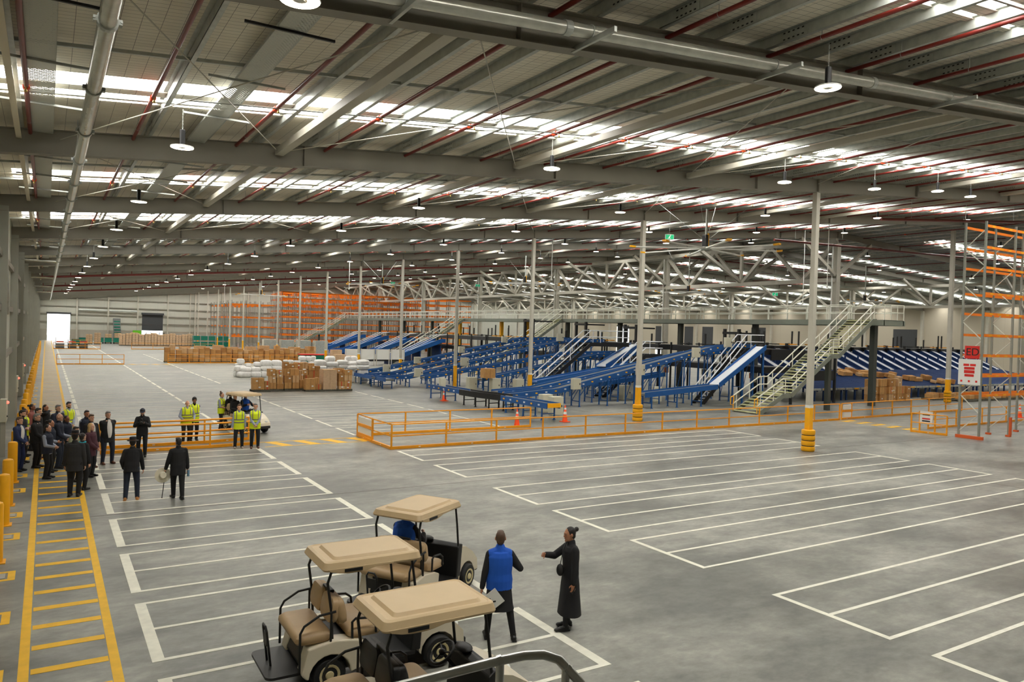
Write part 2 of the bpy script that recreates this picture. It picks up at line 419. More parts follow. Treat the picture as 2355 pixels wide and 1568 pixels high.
    # hair
    if hstyle != 'bald':
        m = M(); m.sph(hd((0, -.018, .024)), (.0815 * s, .094 * s, .108 * s), 14, 10, Rh)
        m.sph(hd((0, -.045, -.03)), (.066 * s, .056 * s, .062 * s), 10, 8, Rh)
        if hstyle == 'short': m.sph(hd((0, .045, .085)), (.06 * s, .05 * s, .035 * s), 10, 7, Rh)
        if hstyle == 'bun': m.sph(hd((0, -.125, .06)), .042 * s, 10, 8)
        if hstyle == 'topbun': m.sph(hd((0, -.06, .135)), .045 * s, 10, 8)
        if hstyle == 'long':
            for sg in (-1, 1): rc(m, hd((sg * .062, -.01, .02)), .032 * s, hd((sg * .075, -.01, -.20)), .034 * s)
            m.sph(hd((0, -.06, -.11)), (.075 * s, .045 * s, .13 * s), 10, 8, Rh)
        if hstyle == 'tail': rc(m, hd((0, -.09, .03)), .03 * s, hd((0, -.11, -.14)), .022 * s)
        remesh_later('hair', m, hair, root, .010, 2)
    elif hair:
        m = M(); m.path([hd((.076 * cos(t), .088 * sin(t) - .006, -.012)) for t in [pi + .25 + (pi - .5) * k / 10 for k in range(11)]], .018 * s, 6); m.build('hair', hair, root, smooth=True)
    if beard:
        m = M(); m.sph(hd((0, .03, -.066)), (.060 * s, .064 * s, .052 * s), 10, 8, Rh); remesh_later('beard', m, beard, root, .010, 2)
    if hat:
        m = M(); k, c = hat
        if k == 'brim':
            m.lathe([(r * s, q * s) for r, q in ((.15, .058), (.152, .066), (.09, .07), (.086, .15), (.07, .165), (.02, .155))], hd((0, -.006, 0)), 20, Rh)
        elif k == 'cap':
            m.sph(hd((0, -.008, .05)), (.088 * s, .104 * s, .088 * s), 14, 8, Rh); m.sph(hd((0, .11, .055)), (.07 * s, .075 * s, .012 * s), 12, 6, Rh)
        else: m.sph(hd((0, -.012, .045)), (.09 * s, .106 * s, .10 * s), 14, 8, Rh)
        o = m.build('hat', c, root, smooth=True)
        if k == 'brim':
            q = M(); q.lathe([(.092 * s, .072 * s), (.0925 * s, .095 * s), (.088 * s, .096 * s)], hd((0, -.006, 0)), 20, Rh); q.build('hat_band', 'leather_brown', o)
    if eyes:
        for sg in (-1, 1):
            m = M(); m.sph(hd((sg * .030, .0835, .012)), (.013 * s, .007 * s, .0075 * s), 8, 6, Rh); m.build('eye', 'eye_dark', root, smooth=True)
        m = M(); m.sph(hd((0, .094, -.049)), (.024 * s, .006 * s, .0055 * s), 8, 6, Rh); m.build('mouth', 'lip', root, smooth=True)
    if glasses:
        m = M()
        for sg in (-1, 1): m.path([hd((sg * .032 + .024 * cos(t), .101, .012 + .018 * sin(t))) for t in [2 * pi * k / 10 for k in range(10)]], .0028 * s, 5, closed=True); m.tube(hd((sg * .056, .1, .014)), hd((sg * .08, -.005, .016)), .003 * s, 5)
        m.tube(hd((-.01, .103, .014)), hd((.01, .103, .014)), .003 * s, 5); m.build('glasses', 'black', root)
    W = Matrix.Rotation(radians(face - 90), 3, 'Z')
    out = {k: W @ J[k] + V((xy[0], xy[1], z)) for k in ('wrL', 'wrR', 'elL', 'elR', 'shR', 'shL', 'head')}
    out['W'] = W; out['root'] = root; out['pos'] = V((xy[0], xy[1], z))
    return out

GP = 'guests gathered beside the wall'
person('man in a royal blue suit and white shirt, half hidden behind the yellow bollards', (-.68, 28.3), -35, 1.74, 'jacket', 'cloth_suitblue', 'cloth_suitblue', hair='hair_brown', shirt='shirt_white', armL='clasp', armR='clasp')
person('man in a black t-shirt and black jeans with bare folded arms', (-.64, 29.75), -30, 1.80, 'tshirt', 'cloth_black', beard='hair_dark', armL='cross', armR='cross')
person('woman with a dark hair knot in a hi-vis vest behind the black t-shirt man', (-.60, 31.2), -15, 1.70, 'shirt', 'shirt_grey', vest=True, skin='skin_brown', hstyle='topbun', armL='belly', armR='belly')
person('dark haired person in a red top behind the hi-vis woman by the bollards', (-.40, 32.5), -20, 1.72, 'shirt', 'lip', skin='skin_brown', hstyle='bun')
person('man with glasses in a black zip jacket and black trousers, hands clasped', (-.22, 28.75), -25, 1.78, 'jacket', 'cloth_black', hair='hair_grey', armL='clasp', armR='clasp', wd=1.12, belly=.04, glasses=True)
person('bearded man in a black jacket with sunglasses pushed up on his head', (-.20, 30.5), -25, 1.78, 'jacket', 'cloth_black', 'denim', 'leather_brown', beard='hair_dark', armL='down', armR='clasp')
person('dark haired woman in black holding a hand to her mouth', (.02, 32.4), -35, 1.70, 'jacket', 'cloth_black', skin='skin_tan', hstyle='tail', armR='mouth', armL='belly')
person('tall grey haired man in a dark navy suit and open white shirt', (.40, 31.1), -55, 1.82, 'jacket', 'cloth_navy', 'cloth_navy', hair='hair_grey', shirt='shirt_white', armL='belly', armR='belly')
person('bearded man in a hi-vis vest with folded hands at the rear of the group', (.75, 32.1), -60, 1.82, 'shirt', 'shirt_grey', vest=True, beard='hair_dark', armL='clasp', armR='clasp')
person('bald man in a navy jacket and blue jeans', (.40, 28.4), -20, 1.80, 'jacket', 'cloth_navy', 'denim', hstyle='bald', hair=None, armL='down', armR='clasp')
person('dark haired woman in a navy gilet standing just behind the folded-arms woman', (.16, 27.75), -25, 1.68, 'shirt', 'shirt_grey', gilet='cloth_navy', hstyle='bun', skin='skin_tan', armL='down', armR='belly')
person('woman with folded arms in a navy gilet over blue-grey sleeves and black trousers', (.08, 26.7), -25, 1.66, 'shirt', 'shirt_grey', gilet='cloth_navy', hstyle='tail', armL='belly', armR='belly', wd=1.1)
person('woman in a navy gilet with pale blue sleeves and clasped hands, middle of the group', (.62, 28.95), -45, 1.66, 'shirt', 'shirt_grey', gilet='cloth_navy', hstyle='tail', skin='skin_brown', armL='belly', armR='belly')
person('man with glasses in a sage green jacket behind the black hat', (.80, 25.95), -45, 1.66, 'jacket', 'cloth_sage', 'cloth_charcoal', glasses=True, armL='down', armR='down')
person('dark haired man in a navy gilet behind the man with sunglasses', (1.22, 29.35), -70, 1.78, 'shirt', 'shirt_grey', gilet='cloth_navy', skin='skin_tan', armL='back', armR='back')
q = person('man in a dark suit with sunglasses hung on his white shirt', (1.30, 28.1), -65, 1.78, 'jacket', 'cloth_black', 'cloth_navy', 'leather_brown', hair='hair_brown', shirt='shirt_white', armL='down', armR='down')
person('long-haired blonde woman in a plum cardigan and black trousers', (1.22, 26.5), -35, 1.68, 'coat', 'cloth_plum', hair='hair_blond', hstyle='long', armL='clasp', armR='clasp', wd=1.06)
person('man in a black suit and black brimmed hat seen from behind', (.72, 23.7), 72, 1.80, 'jacket', 'cloth_charcoal', 'cloth_black', hat=('brim', 'cloth_black'), armL='down', armR='down', wd=1.1, hem=-.22, eyes=False, hair='hair_dark', vox=.011)
person('person in black with a turquoise scarf, beside the man in the black hat', (.93, 24.55), 40, 1.64, 'coat', 'cloth_black', hair='hair_dark', hstyle='bun', scarf='turquoise', eyes=False, vox=.011)
person('large man in an open dark suit and brown shoes at the end of the group', (1.82, 28.68), -72, 1.80, 'jacket', 'cloth_black', 'cloth_navy', 'leather_brown', hair='hair_grey', shirt='shirt_white', armL='back', armR='back', wd=1.2, belly=.05, footL=(-.15, 0), footR=(.15, .02), hem=-.2)
u = person('photographer in black with a dark cap holding a camera at chest height', (2.98, 29.7), -100, 1.76, 'jacket', 'cloth_black', hat=('cap', 'cloth_navy'), armL='chest', armR='chest', nod=18, beard='hair_dark', footR=(.12, -.03))
v = person('balding man in a hi-vis vest leaning on the barrier', (4.86, 32.55), -85, 1.74, 'shirt', 'shirt_grey', vest=True, hstyle='bald', hair='hair_grey', armL=(-.22, .30, .98), armR=(.2, .32, .98), lean=10, wd=1.12, belly=.05)
person('man in a black beanie and hi-vis vest behind the leaning man', (5.22, 33.0), -88, 1.80, 'shirt', 'cloth_black', vest=True, skin='skin_brown', hat=('beanie', 'cloth_black'), armL='back', armR='down', beard='hair_dark')
x = person('woman in a hi-vis vest holding a camera beside the far golf cart', (6.85, 36.0), -40, 1.72, 'tshirt', 'shirt_grey', vest=True, hair='hair_brown', hstyle='topbun', armL='belly', armR='belly', shoe='boot_tan')
person('man with receding brown hair in a hi-vis vest, arms at his sides', (6.44, 30.35), -97, 1.75, 'shirt', 'shirt_grey', vest=True, shoe='shoe_grey', hair='hair_brown', armL='down', armR='down', footL=(-.13, 0), footR=(.13, 0))
person('grey haired man in a hi-vis vest with hands clasped, at the end of the barrier', (7.02, 30.2), -100, 1.78, 'shirt', 'shirt_grey', vest=True, hair='hair_grey', armL='clasp', armR='clasp', shoe='leather_brown', footL=(-.12, 0), footR=(.12, 0))
person('stooping man in a brown brimmed hat and black jacket with tan boots, back turned', (2.03, 22.62), 78, 1.70, 'jacket', 'cloth_black', 'denim', 'boot_tan', hat=('brim', 'cloth_black'), armR=(.27, .22, .80), armL=(-.22, .20, .86), lean=14, eyes=False, footL=(-.14, -.02), footR=(.15, .05), wd=1.1, nod=-8, vox=.011)
B = person('man in a black jacket walking away with a stick', (3.15, 22.33), 98, 1.70, 'jacket', 'cloth_black', 'cloth_black', hair='hair_dark', armL=(-.30, .12, .84), armR=(.28, .04, .80), footL=(-.07, .14), footR=(.08, -.17), wd=1.12, hem=-.24, eyes=False, look=12, vox=.011)
Gp = person('person in a royal blue fleece gilet with black sleeves and skirt, back turned', (6.17, 10.1), 66, 1.74, 'shirt', 'cloth_black', 'cloth_black', gilet='cloth_blue', skirt=.42, armL=(-.29, -.06, .80), armR=(.22, .22, 1.16), footL=(-.17, .05), footR=(.24, -.10), hair='hair_brown', skin='skin_tan', eyes=False, wd=1.05, vox=.010, look=-6)
Hp = person('woman in a long black skirt and black jacket pointing with outstretched arm', (7.44, 9.93), 166, 1.70, 'jacket', 'cloth_black', 'cloth_black', skin='skin_tan', hstyle='bun', skirt=.66, armL=(-.25, .04, .80), armR=(.06, .44, 1.27), footL=(-.09, .10), footR=(.10, -.02), vox=.010, hem=-.22, nod=8)
# (driver of the rearmost cart is seated in the cart section)
person('worker in a hi-vis vest far off beside the blue sorting chutes', (67.5, 46.5), -120, 1.76, 'shirt', 'cloth_navy', 'cloth_navy', vest=True, armL='down', armR='belly', vox=.016, eyes=False)
person('worker in a hi-vis vest at the far end of the sorting chutes, beyond the rack', (76.0, 44.5), -120, 1.76, 'shirt', 'cloth_navy', 'cloth_navy', vest=True, armL='belly', armR='down', vox=.016, eyes=False)
# things held or worn
def camera_thing(p, d, label):
    R = Matrix.Rotation(atan2(d[1], d[0]) - pi / 2, 4, 'Z').to_3x3(); t = thing('camera', label, 'camera', p)
    M().box((0, 0, 0), (.15, .07, .11), R).box(R @ V((0, 0, .07)), (.06, .05, .04), R).build('camera_body', 'black', t, bevel=.006)
    M().tube(R @ V((0, .03, 0)), R @ V((0, .17, -.01)), .045, 14).build('lens', 'black_metal', t, smooth=False)
    M().box(R @ V((.0, .02, .115)), (.05, .12, .05), R).build('flash_unit', 'black', t, bevel=.005)
m_ = (u['wrL'] + u['wrR']) / 2 + u['W'] @ V((0, .09, .03)); camera_thing(m_, u['W'] @ V((0, 1, 0)), 'black camera held at chest height by the man in the cap')
m_ = (x['wrL'] + x['wrR']) / 2 + x['W'] @ V((0, .10, .04)); camera_thing(m_, x['W'] @ V((0, 1, 0)), 'black camera held by the hi-vis woman beside the far golf cart')
w_ = B['wrL'] + B['W'] @ V((0, .02, -.085))
t = thing('walking_stick', 'black walking stick held by the man walking away', 'walking stick', (0, 0, 0))
tip = V((w_.x - .06, w_.y + .12, .012)); M().tube(tip, w_, .010, 8).build('shaft', 'black', t); M().sph(tip + V((0, 0, .006)), .016, 8, 6).build('rubber_tip', 'black', t)
M().tube(w_ + V((0, -.06, .0)), w_ + V((0, .06, .004)), .013, 8).build('handle', 'black', t, smooth=True)
o = M(); Rt = Matrix.Rotation(radians(82), 3, 'X') @ Matrix.Rotation(0, 3, 'Z')
o.lathe([(.02, .11), (.075, .115), (.088, .10), (.10, .012), (.20, .004), (.205, -.006), (.20, -.008), (.09, -.002), (.02, .0)], (0, 0, 0), 24, Rt)
tag(o.build('hat', 'straw_white', None, tuple(w_ + V((-.06, .02, -.09))), smooth=True), 'wide brimmed white hat held against the walking stick', 'hat')
w_ = B['wrR'] + V((.02, .0, -.12)); o = thing('water_bottle', 'blue plastic water bottle in the hand of the man with the stick', 'bottle', tuple(w_))
M().lathe([(.03, -.11), (.034, -.10), (.034, .05), (.028, .07), (.014, .085)], (0, 0, 0), 14).build('bottle', 'bottle_blue', o, smooth=True); M().tube((0, 0, .084), (0, 0, .10), .016, 10).build('cap', 'white', o)
# flat sign board in the hand of the person in blue
w_ = Gp['wrL'] + Gp['W'] @ V((.0, .02, -.10)); Rb = Gp['W'] @ Matrix.Rotation(radians(-38), 3, 'Y')
t = thing('sign_board', 'white board with a black mark held low by the person in the blue gilet', 'sign', tuple(w_ + Gp['W'] @ V((.14, -.17, -.05))))
M().box((0, 0, 0), (.32, .012, .26), Rb).build('board', 'white', t, bevel=.003)
for sg in (-1, 1): M().box(Rb @ V((sg * .022, -.008, .0 if sg < 0 else -.03)), (.024, .003, .11 if sg < 0 else .06), Rb @ Matrix.Rotation(radians(22 if sg < 0 else -60), 3, 'Y')).build('black_mark', 'black', t)
w_ = Hp['wrL'] + V((0, 0, -.085)); tag(M().box((0, 0, 0), (.075, .012, .15), Hp['W'] @ Matrix.Rotation(.4, 3, 'X')).build('mobile_phone', 'black', None, tuple(w_), bevel=.005), 'black phone in the lowered hand of the woman in the long skirt', 'phone')
bg = Hp['pos'] + Hp['W'] @ V((-.05, .205, 1.0)); t = thing('camera_bag', 'small black bag hanging at the hip of the woman in the long skirt', 'bag', tuple(bg))
M().sph((0, 0, 0), (.06, .07, .10), 12, 8).build('pouch', 'black', t, smooth=True)
M().path([(0, 0, .09), tuple(Hp['W'] @ V((.03, -.05, .28))), tuple(Hp['W'] @ V((.06, -.13, .44)))], .007, 6).build('strap', 'black', t)
flush()
# ------------------------------------------------------------------ golf carts
def rrect(x0, x1, y0, y1, r, z, n=5):
    out = []
    for cx, cy, a0 in ((x1 - r, y1 - r, 0), (x0 + r, y1 - r, pi / 2), (x0 + r, y0 + r, pi), (x1 - r, y0 + r, 1.5 * pi)):
        for k in range(n + 1):
            a = a0 + pi / 2 * k / n; out.append(V((cx + r * cos(a), cy + r * sin(a), z)))
    return out
def cushion(m, x0, x1, y0, y1, z0, z1, r=.07):
    m.loft([rrect(x0 + .03, x1 - .03, y0 + .03, y1 - .03, r, z0), rrect(x0, x1, y0, y1, r, z0 + (z1 - z0) * .3), rrect(x0 + .005, x1 - .005, y0 + .005, y1 - .005, r, z0 + (z1 - z0) * .7), rrect(x0 + .05, x1 - .05, y0 + .05, y1 - .05, r, z1)])
def pad(m, y0, y1, z0, z1, t):
    for_rings = []
    for x, i in ((-t / 2, .045), (-t * .36, .012), (0, 0), (t * .36, .012), (t / 2, .045)):
        for_rings.append([V((x, p.x, p.y)) for p in rrect(y0 + i, y1 - i, z0 + i, z1 - i, min(.085, (z1 - z0) * .42), 0)])
    m.loft(for_rings)
def golf_cart(label, loc, rot, rear_seat=True, dark_back=False):
    t = thing('golf_cart', label, 'golf cart', (loc[0], loc[1], 0), radians(rot), 'parked golf carts')
    # wheels
    for sx in (1.0, -.62):
        for sy in (-1, 1):
            R = Matrix.Rotation(pi / 2, 3, 'X')
            w = M().lathe([(.14, -.085), (.205, -.085), (.228, -.06), (.232, 0), (.228, .06), (.205, .085), (.14, .085)], (sx, sy * .43, .232), 24, R).build('wheel', 'black', t, smooth=True)
            M().lathe([(.142, -.02), (.142, .012), (.115, .010), (.10, -.004), (.06, .0), (.05, .022), (.02, .026)], (sx, sy * .512, .232), 20, R if sy < 0 else Matrix.Rotation(-pi / 2, 3, 'X')).build('hub', 'hub', w, smooth=True)
    # chassis floor
    m = M(); m.b2((-.95, -.33, .20), (1.15, .33, .32)); m.b2((-.30, -.50, .27), (.62, .50, .33)); m.build('floor_pan', 'cart_black', t, bevel=.01)
    # rear body with wheel arches
    for sy in (-1, 1):
        arch = [(-.62 + .285 * cos(a), .232 + .285 * sin(a)) for a in [pi - pi * k / 10 for k in range(11)]]
        poly = [(-1.0, .34), (-1.0, .30), (-.94, .24)] + arch + [(-.22, .26), (-.16, .30), (-.12, .60), (-.26, .66), (-.58, .70), (-.92, .64)]
        m = M(); m.prism(poly, sy * .30, sy * .545); m.build('body_panel', 'cart_cream', t, bevel=.02)
    m = M(); m.b2((-.92, -.31, .30), (-.16, .31, .66)); m.build('seat_pod', 'cart_black', t, bevel=.015)
    # nose and dash
    arch = [(1.0 + .275 * cos(a), .232 + .275 * sin(a)) for a in [pi * k / 8 for k in range(9)]]
    poly = [(1.42, .26), (1.275, .26)] + arch + [(.70, .26), (.64, .60), (.72, .86), (.95, .80), (1.22, .64), (1.40, .46)]
    m = M(); m.prism(poly, -.46, .46); m.build('front_cowl', 'cart_cream', t, bevel=.035)
    m = M(); m.prism([(.55, .32), (.60, .86), (.68, .92), (.76, .90), (.72, .60), (.70, .32)], -.50, .50); m.build('dashboard', 'cart_black', t, bevel=.02)
    m = M(); m.sph((.66, .24, .93), (.10, .15, .05), 12, 8); m.build('instrument_hump', 'cart_black', t, smooth=True)
    m = M(); m.b2((1.38, -.44, .22), (1.46, .44, .34)); m.build('bumper', 'cart_black', t, bevel=.02)
    for sy in (-1, 1): M().sph((1.33, sy * .30, .52), (.05, .085, .045), 10, 7).build('headlight', 'white', t, smooth=True)
    # steering
    c = V((.36, .24, .93)); ax = V((.62, 0, -.78)).normalized(); R = ax.to_track_quat('Z', 'Y').to_matrix()
    m = M(); m.path([c + R @ V((.165 * cos(a), .165 * sin(a), 0)) for a in [2 * pi * k / 24 for k in range(24)]], .016, 8, closed=True)
    for a in (.4, 2.7, 4.7): m.tube(c, c + R @ V((.16 * cos(a), .16 * sin(a), 0)), .012, 6)
    m.sph(c, .045, 10, 7); sw = m.build('steering_wheel', 'cart_black', t, smooth=True)
    M().tube(c, c + ax * .52, .022, 10).build('steering_column', 'cart_black', t)
    # seats
    m = M(); cushion(m, -.37, .13, -.50, .50, .66, .79); m.build('seat', 'seat_tan', t, smooth=True)
    for sy in (-1, 1):
        m = M(); pad(m, -.245, .245, 0, .36, .15); R = Matrix.Rotation(radians(-12), 3, 'Y'); m.v = [tuple(R @ V(p) + V((-.43, sy * .245, .86))) for p in m.v]
        m.build('backrest', 'cart_black' if dark_back else 'seat_tan', t, smooth=True)
    if rear_seat:
        m = M(); cushion(m, -1.08, -.58, -.50, .50, .68, .82); m.build('rear_seat', 'seat_tan', t, smooth=True)
        for sy in (-1, 1):
            m = M(); pad(m, -.245, .245, 0, .34, .13); R = Matrix.Rotation(radians(10), 3, 'Y'); m.v = [tuple(R @ V(p) + V((-.585, sy * .245, .89))) for p in m.v]
            m.build('rear_backrest', 'cart_black' if dark_back else 'seat_tan', t, smooth=True)
        m = M(); m.b2((-.54, -.16, 1.12), (-.47, .16, 1.25)); m.build('seat_bracket', 'cart_black', t, bevel=.01)
        m = M(); m.loft([rrect(-1.44, -.94, -.48, .48, .10, .30), rrect(-1.44, -.94, -.48, .48, .10, .335)]); m.build('rear_platform', 'cart_black', t)
        m = M(); m.prism([(-.98, .36), (-.98, .40), (-.86, .68), (-.80, .68)], -.40, .40); m.build('rear_kick_panel', 'cart_black', t)
        m = M(); m.path([(-1.30, -.10, .33), (-1.36, -.10, .80), (-1.37, -.06, .86), (-1.37, .06, .86), (-1.36, .10, .80), (-1.30, .10, .33)], .016, 8); m.b2((-1.358, -.09, .60), (-1.34, .09, .76)); m.build('grab_bar', 'cart_black', t, smooth=False)
        for sy in (-1, 1):
            m = M(); m.path([(-1.03, sy * .52, .36), (-1.03, sy * .52, .86), (-.98, sy * .52, .95), (-.78, sy * .52, 1.06), (-.56, sy * .52, 1.08)], .017, 8); m.tube((-.62, sy * .52, 1.07), (-.62, sy * .52, .68), .016); m.build('rear_armrest', 'cart_black', t)
    for sy in (-1, 1):
        m = M(); m.path([(-.32, sy * .51, .68), (-.33, sy * .52, .90), (-.28, sy * .52, .94), (-.08, sy * .52, .92), (.0, sy * .52, .86), (.02, sy * .51, .70)], .018, 8); m.build('armrest', 'cart_black', t)
    # canopy and posts
    for sy in (-1, 1):
        m = M(); m.path([(.66, sy * .46, .84), (.60, sy * .455, 1.3), (.545, sy * .44, 1.68)], .019, 8); m.build('canopy_post', 'cart_black', t)
        m = M(); m.path([(-.58, sy * .46, .66), (-.60, sy * .46, 1.05), (-.66, sy * .45, 1.45), (-.58, sy * .44, 1.68)], .019, 8); m.build('canopy_post', 'cart_black', t)
    m = M(); o = [rrect(-.72, .68, -.50, .50, .07, 1.615), rrect(-.735, .69, -.51, .51, .08, 1.64), rrect(-.70, .67, -.475, .475, .08, 1.72), rrect(-.66, .64, -.44, .44, .07, 1.735), rrect(-.64, .62, -.415, .415, .06, 1.722),
                     rrect(-.56, .56, -.37, .37, .06, 1.722), rrect(-.53, .53, -.34, .34, .06, 1.757)]
    m.loft(o); cp = m.build('canopy', 'cart_tan', t)
    cp.data.polygons.foreach_set('use_smooth', [True] * len(cp.data.polygons)); cp.data.set_sharp_from_angle(angle=radians(24))
    for sy in (-1, 1):
        m = M(); m.prism([(-.68, 1.65), (-.64, 1.612), (-.52, 1.582), (-.40, 1.568), (-.22, 1.568), (-.12, 1.582), (.0, 1.61), (.25, 1.618), (.25, 1.65)], sy * .503 - .012, sy * .503 + .012, 'y'); m.build('canopy_handle', 'cart_tan', cp, bevel=.006)
        m = M(); m.b2((-.45, sy * .505 - .018, 1.592), (-.20, sy * .505 + .018, 1.634)); m.build('handle_slot', 'cart_black', cp)
    return t
golf_cart('middle of the three parked golf carts, with the empty tan rear-facing seat', (3.92, 10.16), -1, True)
golf_cart('closest golf cart, tan canopy and dark covered backrests, beside the curved metal handrail', (3.84, 7.93), 0, True, True)
golf_cart('rearmost of the three parked golf carts, turned askew with a person in blue reaching in', (5.76, 12.28), 31.8, True)
golf_cart('distant golf cart with seated passengers beyond the yellow barrier', (7.68, 35.3), -70, True)
def seat_at(label, lx, ly, face_off, **k):
    a = radians(-70); x = 7.68 + lx * cos(a) - ly * sin(a); y = 35.3 + lx * sin(a) + ly * cos(a)
    person(label, (x, y), -70 + face_off, hz=.52, z=.33, footL=(-.12, .40), footR=(.12, .40), vox=.014, **k)
seat_at('passenger with a blue gilet over a dark jacket in the far golf cart', -.30, .26, 0, H=1.75, top='jacket', topc='cloth_navy', gilet='cloth_blue', armL=(-.2, .35, .85), armR=(.15, .40, .85), hair='hair_grey')
seat_at('black clad passenger in the front seat of the far golf cart', -.30, -.26, 0, H=1.72, top='jacket', topc='cloth_black', armL='belly', armR='belly', hair='hair_grey')
seat_at('black clad passenger on the rear seat of the far golf cart', -.86, -.15, 180, H=1.78, top='jacket', topc='cloth_black', armL='belly', armR='belly', eyes=False)
a = radians(31.8); person('person in a royal blue gilet at the wheel of the rearmost parked cart', (5.76 - .20 * cos(a) - .22 * sin(a), 12.28 - .20 * sin(a) + .22 * cos(a)), 31.8, 1.78, 'shirt', 'cloth_black', 'cloth_black', gilet='cloth_blue', hz=.52, z=.33, lean=14, footL=(-.1, .44), footR=(.1, .44), armL=(-.14, .46, .78), armR=(.16, .46, .78), eyes=False, wd=1.12, vox=.011)
flush()
# curved metal handrail of the stair in front of the camera
t = thing('handrail', 'curved galvanised tube handrail at the bottom edge, closest thing to the camera', 'handrail', (1.6, 2.5, 0))
m = M(); m.path([(-.75, .42, 3.37), (-.35, .22, 3.48), (-.05, .03, 3.585), (.04, -.02, 3.607), (.11, -.055, 3.61), (.165, -.085, 3.59), (.24, -.13, 3.50), (.36, -.20, 3.30), (.50, -.28, 3.05)], .0195, 14); m.build('rail_tube', 'alu', t, smooth=True)
for p in ((-.04, .03, 3.575), (.19, -.10, 3.55)):
    M().tube(p, (p[0], p[1], .0), .017, 12).build('post', 'alu', t, smooth=True)
for p, q in (((-.052, .031, 3.584), (-.035, .024, 3.590)), ((.19, -.10, 3.562), (.20, -.106, 3.551))): M().tube(p, q, .0215, 12).build('joint_collar', 'alu', t)
# ------------------------------------------------------------------ floor
def concrete():
    m = bpy.data.materials.new('polished_concrete'); m.use_nodes = True; nt = m.node_tree; b = nt.nodes['Principled BSDF']; L = nt.links.new
    tc = nt.nodes.new('ShaderNodeTexCoord')
    def noise(sc, det, dist=0., rough=.6):
        mp = nt.nodes.new('ShaderNodeMapping'); mp.inputs['Scale'].default_value = sc; L(tc.outputs['Object'], mp.inputs['Vector'])
        n = nt.nodes.new('ShaderNodeTexNoise'); n.inputs['Scale'].default_value = 1.; n.inputs['Detail'].default_value = det; n.inputs['Distortion'].default_value = dist; n.inputs['Roughness'].default_value = rough
        L(mp.outputs['Vector'], n.inputs['Vector']); return n
    a = noise((.22, .34, 1), 6, 0, .62); c = noise((1.1, 1.9, 1), 6, 0, .65); d = noise((.05, .07, 1), 3)
    r1 = nt.nodes.new('ShaderNodeValToRGB'); r1.color_ramp.elements[0].position = .38; r1.color_ramp.elements[1].position = .62
    r1.color_ramp.elements[0].color = sr(102, 103, 98) + (1,); r1.color_ramp.elements[1].color = sr(158, 158, 150) + (1,); L(a.outputs['Fac'], r1.inputs['Fac'])
    r2 = nt.nodes.new('ShaderNodeValToRGB'); r2.color_ramp.elements[0].position = .28; r2.color_ramp.elements[1].position = .7
    r2.color_ramp.elements[0].color = (.50, .50, .48, 1); r2.color_ramp.elements[1].color = (1.22, 1.21, 1.18, 1); L(c.outputs['Fac'], r2.inputs['Fac'])
    x = nt.nodes.new('ShaderNodeMix'); x.data_type = 'RGBA'; x.blend_type = 'MULTIPLY'; x.inputs[0].default_value = .8; L(r1.outputs['Color'], x.inputs[6]); L(r2.outputs['Color'], x.inputs[7])
    e = noise((4.2, 6.5, 1), 5, 0, .7); r3 = nt.nodes.new('ShaderNodeValToRGB'); r3.color_ramp.elements[0].position = .33; r3.color_ramp.elements[1].position = .66
    r3.color_ramp.elements[0].color = (.80, .80, .79, 1); r3.color_ramp.elements[1].color = (1.1, 1.1, 1.09, 1); L(e.outputs['Fac'], r3.inputs['Fac'])
    x2 = nt.nodes.new('ShaderNodeMix'); x2.data_type = 'RGBA'; x2.blend_type = 'MULTIPLY'; x2.inputs[0].default_value = .9; L(x.outputs[2], x2.inputs[6]); L(r3.outputs['Color'], x2.inputs[7])
    L(x2.outputs[2], b.inputs['Base Color'])
    rr = nt.nodes.new('ShaderNodeMapRange'); rr.inputs[1].default_value = .3; rr.inputs[2].default_value = .7; rr.inputs[3].default_value = .31; rr.inputs[4].default_value = .46; L(a.outputs['Fac'], rr.inputs[0])
    L(rr.outputs[0], b.inputs['Roughness']); b.inputs['Specular IOR Level'].default_value = .5
    return m
MT['concrete'] = concrete()
YF = -8.
def floor_grid():
    m = M(); nx, ny = 23, 33; xs = [XW - .3 + (XR - XW + .6) * i / nx for i in range(nx + 1)]; ys = [YF + (YB + .3 - YF) * j / ny for j in range(ny + 1)]
    m.add([(x, y, 0) for y in ys for x in xs], [(j * (nx + 1) + i, j * (nx + 1) + i + 1, (j + 1) * (nx + 1) + i + 1, (j + 1) * (nx + 1) + i) for j in range(ny) for i in range(nx)])
    m.b2((XW - .3, YF, -.4), (XR + .3, YB + .3, -.1)); return m
fl = tag(floor_grid().build('floor', 'concrete'), 'grey polished concrete warehouse floor', kind='structure')
m = M(); J1 = 2e-3
m.b2((XW, BY0 + .15, 0), (XR, BY0 + .18, J1))
for x in (28.5, 62.): m.b2((x - .01, YF, 0), (x + .01, YB, J1))
MT['joint'] = mat('floor_joint_sealant', sr(104, 98, 88), .7); m.build('floor_joint', 'joint', fl)
PZ = .004
def strip(m, x0, y0, x1, y1): m.b2((x0, y0, 0), (x1, y1, PZ))
# pedestrian walkway
for x in (-.19, .92): m = M(); strip(m, x - .065, 2, x + .065, 186); m.build('walkway_line', 'yellow_line', fl)
m = M(); y = 12.15 - .87 * 9
while y < 185: strip(m, -.105, y - .09, .845, y + .09); y += .87
m.build('walkway_rung', 'yellow_line', fl)
